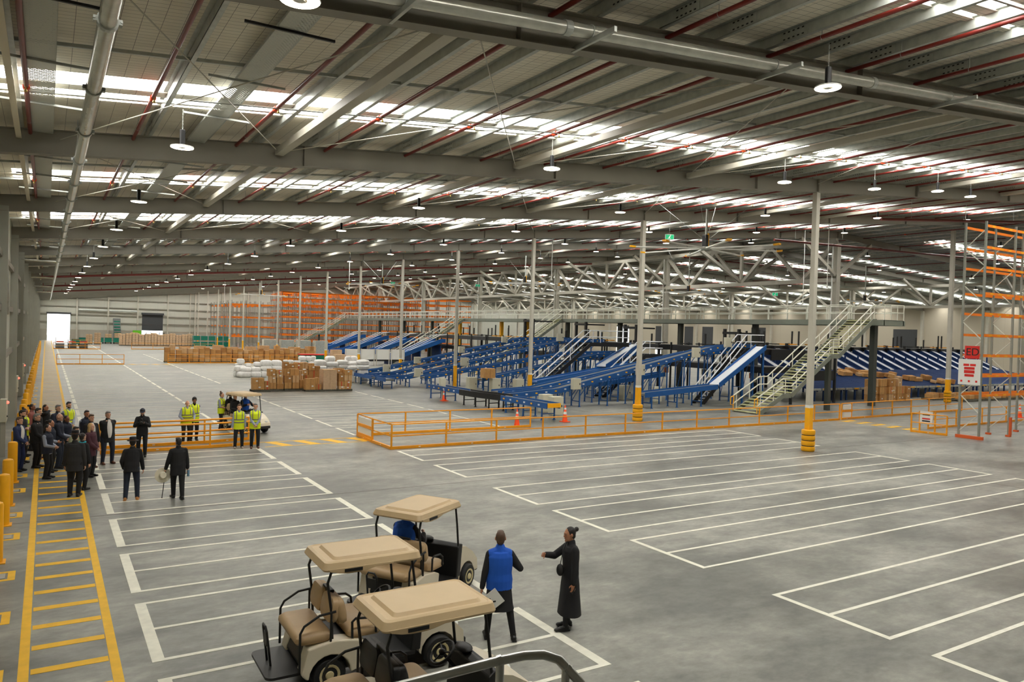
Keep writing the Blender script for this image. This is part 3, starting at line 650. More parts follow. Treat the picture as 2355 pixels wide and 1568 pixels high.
# yellow hatched crossings
for (x0, x1, y0, y1) in ((7.45, 11.7, 30.3, 31.6), (40.9, 42.2, 23.6, 28.4), (7.4, 11.8, 91., 92.2)):
    m = M(); lng = x1 - x0 > y1 - y0
    if lng:
        strip(m, x0, y0, x1, y0 + .09); strip(m, x0, y1 - .09, x1, y1); k = x0 + .25
        while k < x1 - .3: m.prism([(k + .45, y0 + .09), (k + .9, y0 + .09), (k + .45, y1 - .09), (k, y1 - .09)], 0, PZ, 'z'); k += 1.15
    else:
        strip(m, x0, y0, x0 + .06, y1); strip(m, x1 - .06, y0, x1, y1); k = y0 + .2
        while k < y1 - .3: strip(m, x0 + .1, k, x1 - .1, k + .35); k += .95
    m.build('crossing_marking', 'yellow_line', fl)
def bay(x0, x1, y0, y1, wl=.17, wr=.17, mid=True, w=.085):
    m = M(); strip(m, x0, y0, x0 + wl, y1); strip(m, x1 - wr, y0, x1, y1)
    for y in (y0, y1 - w) + (((y0 + y1) / 2 - w / 2,) if mid else ()): strip(m, x0 + wl, y, x1 - wr, y + w)
    m.build('bay_marking', 'white_paint', fl)
for k in range(-2, 48):
    y0 = 11.70 + 3.172 * k
    if k <= 5 or y0 > 33.2: bay(1.37, 7.2, y0, y0 + 2.58)
for y0, y1 in ((4., 6.38), (7.05, 9.42), (11.17, 13.55), (14.33, 16.77), (17.5, 20.0), (21.76, 24.2), (25.12, 27.5)): bay(11.86, 30.45, y0, y1, .12, .12)
for k in range(3, 10): bay(11.8, 19.8, 32.25 + 3.172 * (k - 3), 34.83 + 3.172 * (k - 3), .13, .13)
for k in range(18): bay(11.8, 26., 63 + 3.172 * k, 65.58 + 3.172 * k, .15, .15)
# loading-point marks behind the bollards
for k, y in enumerate((9.6, 12.1, 14.54, 16.9, 19.9, 22.04, 25.11, 27.45, 30.7, 33.1, 36.2, 38.7, 41.9, 44.3, 47.4, 49.8, 53., 55.4, 58.6, 61)):
    m = M(); strip(m, -.80, y - .30, -.42, y - .20); strip(m, -.80, y + .20, -.42, y + .30); strip(m, -.54, y - .2, -.42, y + .2); m.build('loading_mark', 'yellow_line', fl)
    m = M(); m.b2((-.92, y - .16, 0), (-.58, y + .16, .012)); m.build('loading_plate', 'clear', fl)

# ------------------------------------------------------------------ walls
def panel_mat(name, col, pitch, axis, dark=.8, rough=.6):
    m = bpy.data.materials.new(name); m.use_nodes = True; nt = m.node_tree; b = nt.nodes['Principled BSDF']; L = nt.links.new
    tc = nt.nodes.new('ShaderNodeTexCoord'); sx = nt.nodes.new('ShaderNodeSeparateXYZ'); L(tc.outputs['Object'], sx.inputs[0])
    d = nt.nodes.new('ShaderNodeMath'); d.operation = 'DIVIDE'; L(sx.outputs[axis], d.inputs[0]); d.inputs[1].default_value = pitch
    f = nt.nodes.new('ShaderNodeMath'); f.operation = 'FRACT'; L(d.outputs[0], f.inputs[0])
    g = nt.nodes.new('ShaderNodeMath'); g.operation = 'LESS_THAN'; L(f.outputs[0], g.inputs[0]); g.inputs[1].default_value = .02 / pitch * 2
    mx = nt.nodes.new('ShaderNodeMix'); mx.data_type = 'RGBA'; L(g.outputs[0], mx.inputs[0]); mx.inputs[6].default_value = col + (1,); mx.inputs[7].default_value = tuple(c * dark for c in col) + (1,)
    L(mx.outputs[2], b.inputs['Base Color']); b.inputs['Roughness'].default_value = rough; return m
MT['clad'] = panel_mat('wall_cladding', sr(190, 191, 177), 1.1, 1)
MT['clad_b'] = panel_mat('wall_cladding_back', sr(190, 190, 178), 3.6, 0)
MT['precast'] = mat('precast_lower_wall', sr(168, 162, 148), .8, 0, .06, .6)
MT['cream'] = panel_mat('cream_precast_wall', sr(188, 179, 160), 9., 1, .82, .85)
w = tag(M().b2((XW - .3, YF, 0), (XW, YB, zr(XW) + .4)).build('wall_left', 'clad'), 'ribbed grey side wall', kind='structure')
for y in FR: M().b2((XW + .0, y - .12, 0), (XW + .30, y + .12, zb(XW) + .2)).build('wall_column', 'wall_post', w)
for z in (3.2, 5.1, 7.0): M().b2((XW, YF, z), (XW + .14, YB, z + .22)).build('wall_girt', 'beam_paint', w)
for i, y in enumerate(FR[1:12]):
    m = M(); m.b2((XW + .0, y + 2.6, 0), (XW + .06, y + 6.2, 3.1)); m.build('dock_door', 'steel_paint', w, bevel=.0)
m = M()
for k in (2, 3, 4): m.tube((XW + .2, FR[k] + .3, zb(XW) - .4), (XW + .2, FR[k] + 3.4, 5.0), .06, 8)
m.build('wall_brace', 'galv', w)
# far end wall with girts, posts and two roller doors
D1 = (.05, 4.4, 5.65); D2 = (18.4, 22.75, 6.1)
m = M()
def wb(x0, x1, z0, z1): m.b2((x0, YB, z0), (x1, YB + .25, z1))
wb(XW - .3, D1[0], 0, 14.9); wb(D1[1], D2[0], 0, 14.9); wb(D2[1], XR + .3, 0, 14.9); wb(D1[0], D1[1], D1[2], 14.9); wb(D2[0], D2[1], D2[2], 14.9)
wbk = tag(m.build('wall_back', 'clad_b'), 'grey clad end wall', kind='structure')
m = M()
for a, b_ in ((XW, D1[0]), (D1[1], D2[0]), (D2[1], 60)): m.b2((a, YB - .12, 0), (b_, YB, 2.4))
m.build('lower_wall_band', 'precast', wbk)
for z in (3.9, 5.6, 7.3, 9.0):
    m = M()
    for a, b_ in ((XW, D1[0]), (D1[1], D2[0]), (D2[1], 60)):
        if z > 5.9: a, b_ = XW, 60; m.b2((a, YB - .22, z), (b_, YB, z + .22)); break
        m.b2((a, YB - .22, z), (b_, YB, z + .22))
    m.build('wall_girt', 'beam_paint', wbk)
for x in (5.6, 11.6, 17.5, 23.7, 29.6, 35.6, 41.5, 47.5): M().b2((x - .14, YB - .42, 0), (x + .14, YB - .02, zb(x))).build('wall_post', 'steel_paint', wbk)
for a, b_ in ((5.9, 11.4), (11.8, 17.3)): M().tube((a, YB - .5, 6.75), (b_, YB - .5, 6.75), .17, 10).build('wall_pipe', 'galv', wbk)
d = tag(M().b2((D2[0], YB + .02, 2.5), (D2[1], YB + .10, D2[2])).build('door_2', 'door_dark'), 'dark roller door left a little open', kind='structure')
M().b2((D2[0] - .15, YB - .4, D2[2]), (D2[1] + .15, YB, D2[2] + .45)).build('roller_housing', 'door_dark', d)
d = tag(M().b2((D1[0] - .12, YB - .3, D1[2]), (D1[1] + .12, YB, D1[2] + .4)).build('door_1', 'door_dark'), 'open doorway at the end of the walkway', kind='structure')
for x in (D1[0], D1[1]): M().b2((x - .07, YB - .08, 0), (x + .07, YB + .3, D1[2])).build('door_frame', 'galv', d)
# right-hand long wall, cream precast with roller doors
RDR = [(158.1, 163.4, 7.25, True), (143, 147.5, 7.2, False), (134, 137, 7.2, False), (127.5, 131, 7.2, False), (112, 116, 7.2, False), (77.8, 82.4, 7.25, False), (52, 57, 7.3, False)]
m = M(); y = YF
for a, b_, zt, op in sorted(RDR):
    m.b2((XR, y, 0), (XR + .3, a, 13)); m.b2((XR, a, zt), (XR + .3, b_, 13)); y = b_
m.b2((XR, y, 0), (XR + .3, YB, 13))
wr_ = tag(m.build('wall_right', 'cream'), 'long cream precast wall far across the hall', kind='structure')
for i, (a, b_, zt, op) in enumerate(RDR):
    d = tag(M().b2((XR + .02, a, zt - .3 if op else (1.2 if i == 1 else 0.)), (XR + .12, b_, zt)).build('door_%d' % (i + 3), 'door_dark'), 'roller door in the cream wall', kind='structure')
for y in FR[3:]: M().b2((XR - .5, y - .22, 0), (XR, y + .22, zb(XR))).build('wall_column', 'steel_paint', wr_)
tag(M().b2((XW - .3, YF - .25, 0), (XR + .3, YF, 15)).build('wall_front', 'clad_b'), 'wall behind the camera', kind='structure')
tag(M().b2((-60, YB + 2, -.35), (XR + 60, YB + 60, -.05)).build('ground', 'precast'), 'pale yard outside the far door', kind='structure')

# ------------------------------------------------------------------ roof
def roof_mat():
    m = bpy.data.materials.new('foil_roof_lining'); m.use_nodes = True; nt = m.node_tree; b = nt.nodes['Principled BSDF']; L = nt.links.new
    tc = nt.nodes.new('ShaderNodeTexCoord'); br = nt.nodes.new('ShaderNodeTexBrick'); br.offset = 0.
    L(tc.outputs['Object'], br.inputs['Vector']); br.inputs['Scale'].default_value = 1.; br.inputs['Brick Width'].default_value = .30; br.inputs['Row Height'].default_value = .15; br.inputs['Mortar Size'].default_value = .0042; br.inputs['Mortar Smooth'].default_value = .1
    br.inputs['Color1'].default_value = sr(236, 230, 214) + (1,); br.inputs['Color2'].default_value = sr(230, 223, 206) + (1,); br.inputs['Mortar'].default_value = sr(120, 116, 106) + (1,)
    L(br.outputs['Color'], b.inputs['Base Color']); b.inputs['Roughness'].default_value = .6; return m
MT['roof'] = roof_mat()
MT['sky_sheet'] = mat('translucent_skylight_sheet', (.9, .93, .95), .5, emit=(1.0, .98, .935, 13.5))
SKY = []   # skylight strips, one in each bay
for y in FR[1:]: SKY.append((y - 1.95, y - 1.5) if 50 < y < 60 else (y - 4.35, y - 2.4))
m = M(); ys = [YF - .2]
for a, b_ in SKY: ys += [max(a, YF), b_]
ys.append(YB + .3)
def sheet(m, y0, y1, x0, x1, t=.12):
    z0, z1 = zr(x0), zr(x1); m.add([(x0, y0, z0), (x1, y0, z1), (x1, y1, z1), (x0, y1, z0), (x0, y0, z0 + t), (x1, y0, z1 + t), (x1, y1, z1 + t), (x0, y1, z0 + t)],
        [(3, 2, 1, 0), (4, 5, 6, 7), (0, 1, 5, 4), (1, 2, 6, 5), (2, 3, 7, 6), (3, 0, 4, 7)])
XS = [XW - .3, XRIDGE, XR + .3]
for i in range(0, len(ys) - 1, 2):
    for a, b_ in ((0, 1), (1, 2)): sheet(m, ys[i], ys[i + 1], XS[a], XS[b_])
ce = tag(m.build('ceiling', 'roof'), 'pitched roof lined with pale foil and wire mesh', kind='structure')
for i, (a, b_) in enumerate(SKY):
    m = M(); sheet(m, max(a, YF), b_, XS[0] + .8, XRIDGE - 1.2, .06); sheet(m, max(a, YF), b_, XRIDGE + 9, XS[2] - .8, .06)
    tag(m.build('window_%d' % (i + 1), 'sky_sheet'), 'translucent roof light strip running up the roof slope', kind='structure')
    m = M(); sheet(m, max(a, YF), b_, XS[0], XS[0] + .8); sheet(m, max(a, YF), b_, XRIDGE - 1.2, XRIDGE); sheet(m, max(a, YF), b_, XRIDGE, XRIDGE + 9); sheet(m, max(a, YF), b_, XS[2] - .8, XS[2]); m.build('roof_sheet', 'roof', ce)
for y in FR[1:]:
    for a, b_ in ((-3.6, -3.2), (-2.92, -2.66), (-2.52, -2.38)):
        m = M()
        if not 50 < y < 60:
            for q in (0, 1): sheet(m, y + a, y + (b_ if q == 0 or a < -3 else b_ + .1), XS[q], XS[q + 1], .02)
        o = m.build('roof_bar', 'roof', ce); o.location.z = -.03
# purlins, continuous along the hall
def purlin(x):
    m = M(); z = zr(x); sl = 0
    m.b2((x - .004, YF, z - .205), (x + .004, YB, z - .004)); m.b2((x - .004, YF, z - .205), (x + .085, YB, z - .197)); m.b2((x + .077, YF, z - .197), (x + .085, YB, z - .178)); m.b2((x - .085, YF, z - .012), (x + .004, YB, z - .004))
    for y in FR:   # bolted lap plates over each frame
        m.b2((x - .012, y - 1.05, z - .200), (x + .010, y + 1.05, z - .02))
        if y < 35 and x < XRIDGE:
            for e in (-1, 1):
                for k in range(5):
                    for q in (.05, .165): m.b2((x - .0145, y + e * (.55 + .1 * k) - .022, z - q - .012), (x - .0115, y + e * (.55 + .1 * k) + .022, z - q + .012), 1)
    return m
px = [XW + .9 + 1.34 * i for i in range(48)] + [XRIDGE + 1. + 1.55 * i for i in range(48)]
for x in px:
    if abs(x - XRIDGE) > .4 and x < XR: purlin(x).build('purlin', ['galv', 'black_metal'], ce)
for y in FR:
    for off in (-6.5, -3.4):
        m = M()
        for x0, x1 in ((XW, XRIDGE), (XRIDGE, XR)):
            z0, z1 = zr(x0) - .16, zr(x1) - .16; yy = y + off
            if yy > YF: m.bar((x0, yy, z0), (x1, yy, z1), .05, .06)
        if m.v: m.build('purlin_bridging', 'galv', ce)
# rafters: one welded beam per frame
def ibeam(m, x0, x1, y, d, bw, zf, tf=.016, tw=.012):
    for lo, hi, w2 in ((0, tf, bw / 2), (d - tf, d, bw / 2), (tf, d - tf, tw / 2)):
        z0, z1 = zf(x0), zf(x1)
        m.add([(x0, y - w2, z0 + lo), (x1, y - w2, z1 + lo), (x1, y + w2, z1 + lo), (x0, y + w2, z0 + lo), (x0, y - w2, z0 + hi), (x1, y - w2, z1 + hi), (x1, y + w2, z1 + hi), (x0, y + w2, z0 + hi)],
            [(3, 2, 1, 0), (4, 5, 6, 7), (0, 1, 5, 4), (1, 2, 6, 5), (2, 3, 7, 6), (3, 0, 4, 7)])
for i, y in enumerate(FR):
    m = M(); ibeam(m, XW, XRIDGE, y, RD, .26, zb); ibeam(m, XRIDGE, XR, y, RD, .26, zb)
    for x in [6, 14.5, 24.5, 28.45, 36, 45, 54, 62] + [72, 84, 96, 110, 124]:
        for s in (-1, 1): m.b2((x - .006, y + s * .006, zb(x) + .016), (x + .006, y + s * .128, zb(x) + RD - .016))
    o = m.build('roof_beam', 'beam_paint'); tag(o, 'deep grey painted roof beam, %s frame from the camera' % nth(i), 'beam', 'roof frames', 'structure')
# wall-to-frame struts (square hollow) along the hall
for x in (5.3, 12.9, 20.6, 36.2, 44.):
    for i in range(1, 9):
        y0, y1 = FR[i], FR[i + 1]; z = zb(x) + RD * .62
        M().b2((x - .11, y0 + .14, z - .09), (x + .11, y1 - .14, z + .09)).build('roof_strut', 'steel_paint', ce)
# bracing rods and thin cables
m = M()
for (x0, x1) in ((.2, 5.3), (5.3, 12.9), (12.9, 20.6), (20.6, 28.4)):
    for i in (1, 2, 3):
        z0, z1 = zb(x0) + .36, zb(x1) + .36
        if x0 > 1 and i % 2 == 0 and x0 < 12: continue
        m.tube((x0, FR[i] + .1, z0), (x1, FR[i + 1] - .1, z1), .013, 5); m.tube((x1, FR[i] + .1, z1), (x0, FR[i + 1] - .1, z0), .013, 5)
m.build('roof_brace', 'steel_paint', ce)
for i in range(1, 9):
    m = M(); y = FR[i] + 6.9; x0 = 2.4
    for x1 in (12.2, 22.2, 31.9, 44): m.tube((x0, y, zr(x0) - .32), (x1, y, zr(x1) - .32), .016, 5); x0 = x1
    m.build('cable_conduit', 'galv', ce)
# ------------------------------------------------------------------ sprinkler pipes
RP = [-.4, 1.75, 4.2, 6.6, 9.05, 11.65, 14.1, 16.6, 19.15, 21.7, 24.2, 26.8, 29.6, 32.4, 35.2, 38., 41., 44., 47., 50., 54., 58.]
def sprinkler(i, x, y0, y1, label):
    z = zb(x) + .50; t = thing('ceiling_sprinkler_pipe', label, 'sprinkler pipe', (x, y0, z))
    M().tube((0, 0, 0), (0, y1 - y0, 0), .043, 8).build('pipe', 'red_pipe', t, smooth=True)
    for y in FR:
        if y0 < y - 4.1 < y1:
            m = M(); m.tube((0, y - 4.1 - y0 - .07, 0), (0, y - 4.1 - y0 + .07, 0), .062, 8); m.build('coupling', 'orange_fit', t)
            m = M(); m.tube((0, y - 4.3 - y0, -.03), (0, y - 4.3 - y0, -.11), .014, 6); m.sph((0, y - 4.3 - y0, -.12), .03, 6, 5); m.build('sprinkler_head', 'brass', t)
            m = M(); m.tube((0, y - 1.2 - y0, .03), (0, y - 1.2 - y0, .42), .008, 4); m.path([(.042 * cos(a), y - 1.2 - y0, .042 * sin(a)) for a in [2 * pi * k / 8 for k in range(8)]], .006, 4, closed=True); m.build('hanger', 'galv', t)
for i, x in enumerate(RP): sprinkler(i, x, 3., 116., 'red sprinkler pipe under the roof running down the hall, %s from the side wall' % nth(i))
for i, x in enumerate([66., 72., 78., 84., 90., 96.]): sprinkler(i, x, 14., 110., 'red sprinkler pipe under the far roof slope, %s beyond the ridge' % nth(i))
for i, (y, x0, x1) in enumerate(((77.5, -.6, 60.), (100.5, -.6, 60.), (122.6, -.6, 60.))):
    t = thing('ceiling_sprinkler_main', 'thick red sprinkler main running across the hall below the beams, %s from the camera' % nth(i), 'sprinkler pipe', (0, y, 0))
    zf = lambda x: zb(x) - .30
    M().tube((x0, 0, zf(x0)), (x1, 0, zf(x1)), .10, 10).build('main_pipe', 'red_pipe', t, smooth=True)
    for x in RP:
        if x < x1: M().tube((x, 0, zf(x)), (x, .0, zb(x) + .5), .04, 6).build('riser', 'red_pipe', t)
for i, (y, x0, x1) in enumerate(((38.6, 47.5, 98), (25.2, 40, 60.), (61., 60., 120.))):
    zf = lambda x: zb(min(x, 62)) - .55
    t = thing('ceiling_sprinkler_main', ('long red pipe crossing high over the blue chutes', 'red pipe run near the top of the tall rack at the side', 'red main beneath the far roof slope beyond the ridge')[i], 'sprinkler pipe', (0, y, 0))
    M().tube((x0, 0, zf(x0)), (x1, 0, zf(x1)), .085, 10).build('main_pipe', 'red_pipe', t, smooth=True)
    for x in range(int(x0) + 3, int(x1), 6): M().tube((x, 0, zf(x)), (x, 0, zr(x)), .012, 5).build('hanger', 'galv', t)

# ------------------------------------------------------------------ rain-water pipes
t = thing('ceiling_drain_pipe', 'long galvanised drain pipe hung under the beams beside the wall', 'pipe', (.54, 0, 8.33))
M().tube((0, 4, 0), (0, 176, 0), .10, 14).build('pipe', 'galv_pipe', t, smooth=True)
for y in [9.9, 12.9, 15.9, 18.9, 22., 25., 28., 31.2, 34., 37., 41., 45., 49., 53.]:
    m = M(); m.tube((0, y - .05, 0), (0, y + .05, 0), .118, 14)
    for s in (-1, 1): m.b2((s * .10, y - .05, -.03), (s * .15, y + .05, .03)); m.tube((s * .14, y - .07, 0), (s * .14, y + .07, 0), .014, 6)
    m.build('clamp', 'galv', t)
for y in FR[1:8]: M().tube((0, y - .5, .1), (0, y - .5, zr(.5) - 8.35), .008, 5).build('hanger', 'galv', t)
for y in (54.4, 77., 99., 121.): M().tube((-1.9, y, .02), (0, y, 0), .07, 8).build('branch_pipe', 'galv_pipe', t)
zf = lambda x: zb(x) + .17
t = thing('ceiling_drain_pipe', 'large galvanised pipe strapped along the side of the beam overhead, closest to the camera', 'pipe', (0, 9.32, 0))
M().tube((-.3, 0, zf(-.3)), (30, 0, zf(30)), .105, 16).build('pipe', 'galv_pipe', t, smooth=True)
for x in (3.95, 7.05, 11.3, 17.2, 23.):
    m = M(); z = zf(x); m.path([(x, .107 * cos(a), z + .107 * sin(a)) for a in [2 * pi * k / 14 for k in range(14)]], .012, 5, closed=True); m.build('strap', 'galv', t)
    M().b2((x - .025, -.62, z - .19), (x + .025, .45, z - .11)).build('support_channel', 'galv', t)
for x in (6.6, 14.3): M().tube((x - .06, 0, zf(x - .06)), (x + .06, 0, zf(x + .06)), .118, 16).build('pipe_coupling', 'galv', t)

# ------------------------------------------------------------------ cable trays
def tray_mat():
    m = mat('perforated_tray', sr(206, 208, 200), .5, .2); nt = m.node_tree; b = nt.nodes['Principled BSDF']; L = nt.links.new
    tc = nt.nodes.new('ShaderNodeTexCoord'); br = nt.nodes.new('ShaderNodeTexBrick'); L(tc.outputs['Object'], br.inputs['Vector']); br.inputs['Scale'].default_value = 1.; br.inputs['Brick Width'].default_value = .07; br.inputs['Row Height'].default_value = .05; br.inputs['Mortar Size'].default_value = .017; br.inputs['Mortar Smooth'].default_value = .0
    mt = nt.nodes.new('ShaderNodeMath'); mt.operation = 'MAXIMUM'; L(br.outputs['Fac'], mt.inputs[0]); mt.inputs[1].default_value = 0.; L(mt.outputs[0], b.inputs['Alpha']); return m
MT['tray'] = tray_mat()
for i, (x, w, lab) in enumerate(((-.15, .42, 'perforated cable tray hung beside the side wall under the roof'), (3.2, .42, 'perforated metal cable tray hung under the roof, away from the wall'))):
    t = thing('ceiling_cable_tray', lab, 'cable tray', (x, 0, zb(x) + .52))
    m = M(); m.b2((-w / 2, 4, 0), (w / 2, 118, .003)); m.build('tray_base', 'tray', t)
    for s in (-1, 1): M().b2((s * w / 2 - .003, 4, 0), (s * w / 2 + .003, 118, .05)).build('tray_side', 'galv', t)
    for y in range(6, 60, 3): M().b2((-w / 2 - .5, y, -.045), (w / 2 + .5, y + .042, -.004)).build('tray_hanger', 'black_metal' if y < 15 else 'galv', t)
t = thing('ceiling_timber_batten', 'narrow cream strip running under the roof beside the cable tray by the wall', 'batten', (-.62, 0, zb(-.6) + .36))
M().b2((-.055, 4, 0), (.055, 118, .02)).build('batten', 'cart_cream', t)

# ------------------------------------------------------------------ pendant lamps
def lamp(loc, label, group=None):
    t = thing('pendant_lamp', label, 'lamp', loc, 0, group)
    M().lathe([(.19, .02), (.235, .012), (.24, .0), (.235, -.012)], (0, 0, 0), 20).build('housing_ring', 'white', t, smooth=True)
    M().lathe([(.075, -.004), (.10, -.013), (.225, -.014), (.23, -.006)], (0, 0, -.004), 24).build('lens', 'lamp_white', t)
    M().lathe([(.06, -.01), (.062, -.02), (.03, -.021)], (0, 0, 0), 14).build('sensor_disc', 'white', t)
    M().lathe([(.07, .015), (.066, .05), (.058, .06), (.058, .36), (.05, .37)], (0, 0, 0), 14).build('heat_sink', 'lamp_body', t, smooth=False)
    m = M()
    for k in range(12): m.path([(.011 * cos(a) * (k % 2), .011 * cos(a) * ((k + 1) % 2), .385 + .037 * k + .022 * sin(a)) for a in [2 * pi * q / 6 for q in range(6)]], .0035, 4, closed=True)
    m.tube((0, 0, .36), (0, 0, .40), .008, 5); m.build('chain', 'galv', t)
    return t
LX = [2.42, 12.1, 22.1, 31.9, 41.8, 51.7]; LROW = ['the row beside the wall', 'the second row from the wall', 'the third row from the wall', 'the fourth row from the wall', 'the fifth row from the wall', 'the sixth row from the wall']
LY = [8.75] + [17.6 + 8.95 * i for i in range(14)]
lz = lambda x: zb(x) - .30
proto = None
for r, x in enumerate(LX):
    for i, y in enumerate(LY):
        if r >= 4 and i < 1: continue
        lab = 'round pendant light, %s from the camera in %s' % (nth(i), LROW[r])
        if proto is None: proto = lamp((x, y, lz(x)), lab, 'pendant lights'); continue
        o = dup(proto, (x, y, lz(x)), None, lab, 'pendant lights')
for r, x in enumerate((70., 80., 90., 101., 112., 123.)):
    for i in range(9):
        y = 33 + 12.4 * i + (r % 2) * 5
        dup(proto, (x, y, zb(x) - .5), None, 'pendant light past the ridge, %s away in the %s row there' % (nth(i), nth(r)), 'far pendant lights')
for x, y, lab in ((27.9, 17.9, 'pendant light just to the side of the column with the tall yellow guard'), (36.1, 18.4, 'pendant light past the column with the tall yellow guard, above the rack')): dup(proto, (x, y, lz(x)), None, lab, 'pendant lights')

# ------------------------------------------------------------------ columns
def guard_foam(t, h=.95):
    for k in range(4): M().lathe([(.25, .0), (.285, .03), (.29, .12), (.285, .205), (.25, .232)], (0, 0, .004 + .237 * k), 20).build('guard_ring', 'yellow', t, smooth=True)
    for k in range(3): M().tube((0, 0, .22 + .237 * k), (0, 0, .262 + .237 * k), .268, 20).build('guard_strap', 'black', t)
def column(i, x, y, label, foam=False, w=.22, ht=None):
    h = (zb(x) if ht is None else ht) - .012; t = thing('support_column', label, 'column', (x, y, 0), 0, 'columns of the aisle row'); b0 = 1.9
    M().b2((-w / 2, -w / 2, b0 + .12), (w / 2, w / 2, h)).build('shaft', 'steel_paint', t, bevel=.02)
    M().b2((-w / 2 - .003, -w / 2 - .003, .012), (w / 2 + .003, w / 2 + .003, b0)).build('yellow_base', 'yellow', t)
    M().b2((-w / 2 - .004, -w / 2 - .004, b0), (w / 2 + .004, w / 2 + .004, b0 + .12)).build('white_band', 'white', t)
    M().b2((-w / 2 - .06, -w / 2 - .06, 0.002), (w / 2 + .06, w / 2 + .06, .014)).build('base_plate', 'steel_paint', t)
    if foam: guard_foam(t)
    return t
for i in range(2, 18):
    k = i - 2; lab = 'grey steel column with yellow base, %s from the camera in the row along the aisle' % nth(k)
    if k == 0: lab = 'grey steel column with ringed yellow foam guard, closest of the aisle row'
    if k == 1: lab = 'grey steel column with ringed yellow foam guard behind the long yellow barrier'
    column(i, 28.45, FR[i], lab, k < 2, .235 if k < 2 else .22)
column(0, 63.7, 33.7, 'grey steel column with ringed yellow guard seen beside the sign on the tall rack', True, .30, 14.25)
# roof trusses carrying the ridge, with their big columns
def truss(name, X, ys, zt, zbm, label, bw, near=True):
    t = thing('roof_truss', label, 'truss', (X, ys[0], 0))
    y0 = ys[0]; L = ys[-1] - y0
    m = M(); m.b2((-bw, 0, zbm - bw), (bw, L, zbm + bw)); m.build('bottom_chord', 'steel_paint', t)
    m = M(); m.b2((-bw, 0, zt - bw), (bw, L, zt + bw)); m.build('top_chord', 'steel_paint', t)
    for k in range(len(ys) - 1):
        a, p = ys[k] - y0, ys[k + 1] - ys[k]
        for q in range(3):
            c = a + p * (q + .5) / 3
            for e in (a + p * q / 3, a + p * (q + 1) / 3): M().bar((0, c, zbm), (0, e, zt), bw * 1.6, bw * 1.6, (1, 0, 0)).build('diagonal', 'steel_paint', t)
        c = a + p / 2; M().bar((0, c, zbm), (0, c, zt), bw * 1.4, bw * 1.4).build('vertical', 'steel_paint', t)
        for s in (-1, 1):
            M().bar((0, c, zbm + .2), (s * 6.5, c, zb(X + s * 6.5)), bw * 1.5, bw * 1.5).build('fly_brace', 'steel_paint', t)
    for k, y in enumerate(ys):
        for s in (-1, 1): M().bar((s * .2, y - y0, zt - 3.2), (s * 5.2, y - y0, zb(X + s * 5.2)), bw * 1.5, bw * 1.5).build('knee_brace', 'steel_paint', t)
    return t
TY1 = [FR[4] - .0 + 2 * BS * k for k in range(-1, 7)]
truss('roof_truss', 62., TY1[1:], 14.1, 10.45, 'long W-braced steel truss carrying the roof ridge above the walkway platform', .19)
truss('roof_truss', 98., TY1, 12.3, 9.6, 'smaller looking W-braced truss farther off, behind the ridge truss', .17)
for X, zt, lab in ((62., 14., 'heavy grey column of the ridge truss'), (98., 12.2, 'grey column of the farther truss')):
    for k, y in enumerate(TY1):
        if k == 0: continue
        t = thing('support_column', '%s, %s from the camera' % (lab, nth(k - 1)), 'column', (X, y, 0), 0, 'truss columns')
        m = M(); ibeam_w = .30
        m.b2((-.02, -.26, 0), (.02, .26, zt - .15)); m.b2((-.26, -.27, 0), (.26, -.24, zt - .15)); m.b2((-.26, .24, 0), (.26, .27, zt - .15)); m.build('shaft', 'steel_paint', t)
        m = M(); m.tube((-.30, .2, 0.02), (-.30, .2, zt - .2), .06, 8); m.build('downpipe', 'white', t)
for k, y in enumerate((52., 74., 96.)):
    pass
# hanging tubes with round ends, ceiling fans, exit signs
def drop(p, z0, lab):
    t = thing('hanging_rod', lab, 'hanging rod', (p[0], p[1], z0)); top = zr(p[0]) - .26
    M().tube((0, 0, .05), (0, 0, top - z0), .028, 8).build('rod', 'white', t); M().sph((0, 0, .05), .075, 10, 7).build('end_ball', 'white', t, smooth=True)
drop((30.5, 44., 0), 8.55, 'thin white rod hanging from the roof near the third aisle column'); drop((47., 33.5, 0), 8.6, 'thin white rod hanging from the roof over the stair'); drop((26.2, 74., 0), 8.6, 'thin white rod hanging between aisle columns, farther off')
drop((55., 41.5, 0), 7.9, 'thin white rod hanging beside the big truss column'); drop((21., 110., 0), 7.6, 'thin white rod hanging far down the hall')
def fan(loc, ph, lab, nb=8, R=3.55):
    t = thing('ceiling_fan', lab, 'ceiling fan', loc); top = zb(loc[0]) - loc[2]
    M().tube((0, 0, .75), (0, 0, top), .055, 10).build('mast', 'galv', t, smooth=True)
    M().b2((-.16, -.14, .12), (.02, .14, .72)).build('motor', 'black_metal', t, bevel=.02); M().b2((.02, -.10, .08), (.10, .10, .80)).build('motor_plate', 'yellow', t)
    M().tube((0, 0, -.02), (0, 0, .12), .26, 18).build('hub', 'galv', t)
    for k in range(nb):
        a = ph + 2 * pi * k / nb; d = V((cos(a), sin(a), 0))
        m = M(); m.bar(d * .2 + V((0, 0, .05)), d * R + V((0, 0, .02)), .17, .05); b = m.build('blade', 'white', t)
        m = M(); m.bar(d * R + V((0, 0, .02)), d * (R + .28) + V((0, 0, .05)), .22, .08); m.build('blade_tip', 'yellow', b)
    m = M()
    for k in range(4):
        a = .6 + pi / 2 * k; m.tube((0, 0, .4), (2.6 * cos(a), 2.6 * sin(a), top + .5), .008, 4)
    m.build('guy_wire', 'galv', t)
fan((28.0, 26.9, 9.25), .25, 'large eight-blade ceiling fan with yellow blade tips, in front of the truss'); fan((40.5, 63., 9.6), .6, 'large ceiling fan with yellow tips above the blue conveyors'); fan((29.2, 72.5, 9.2), .1, 'large ceiling fan before the tall orange racking')
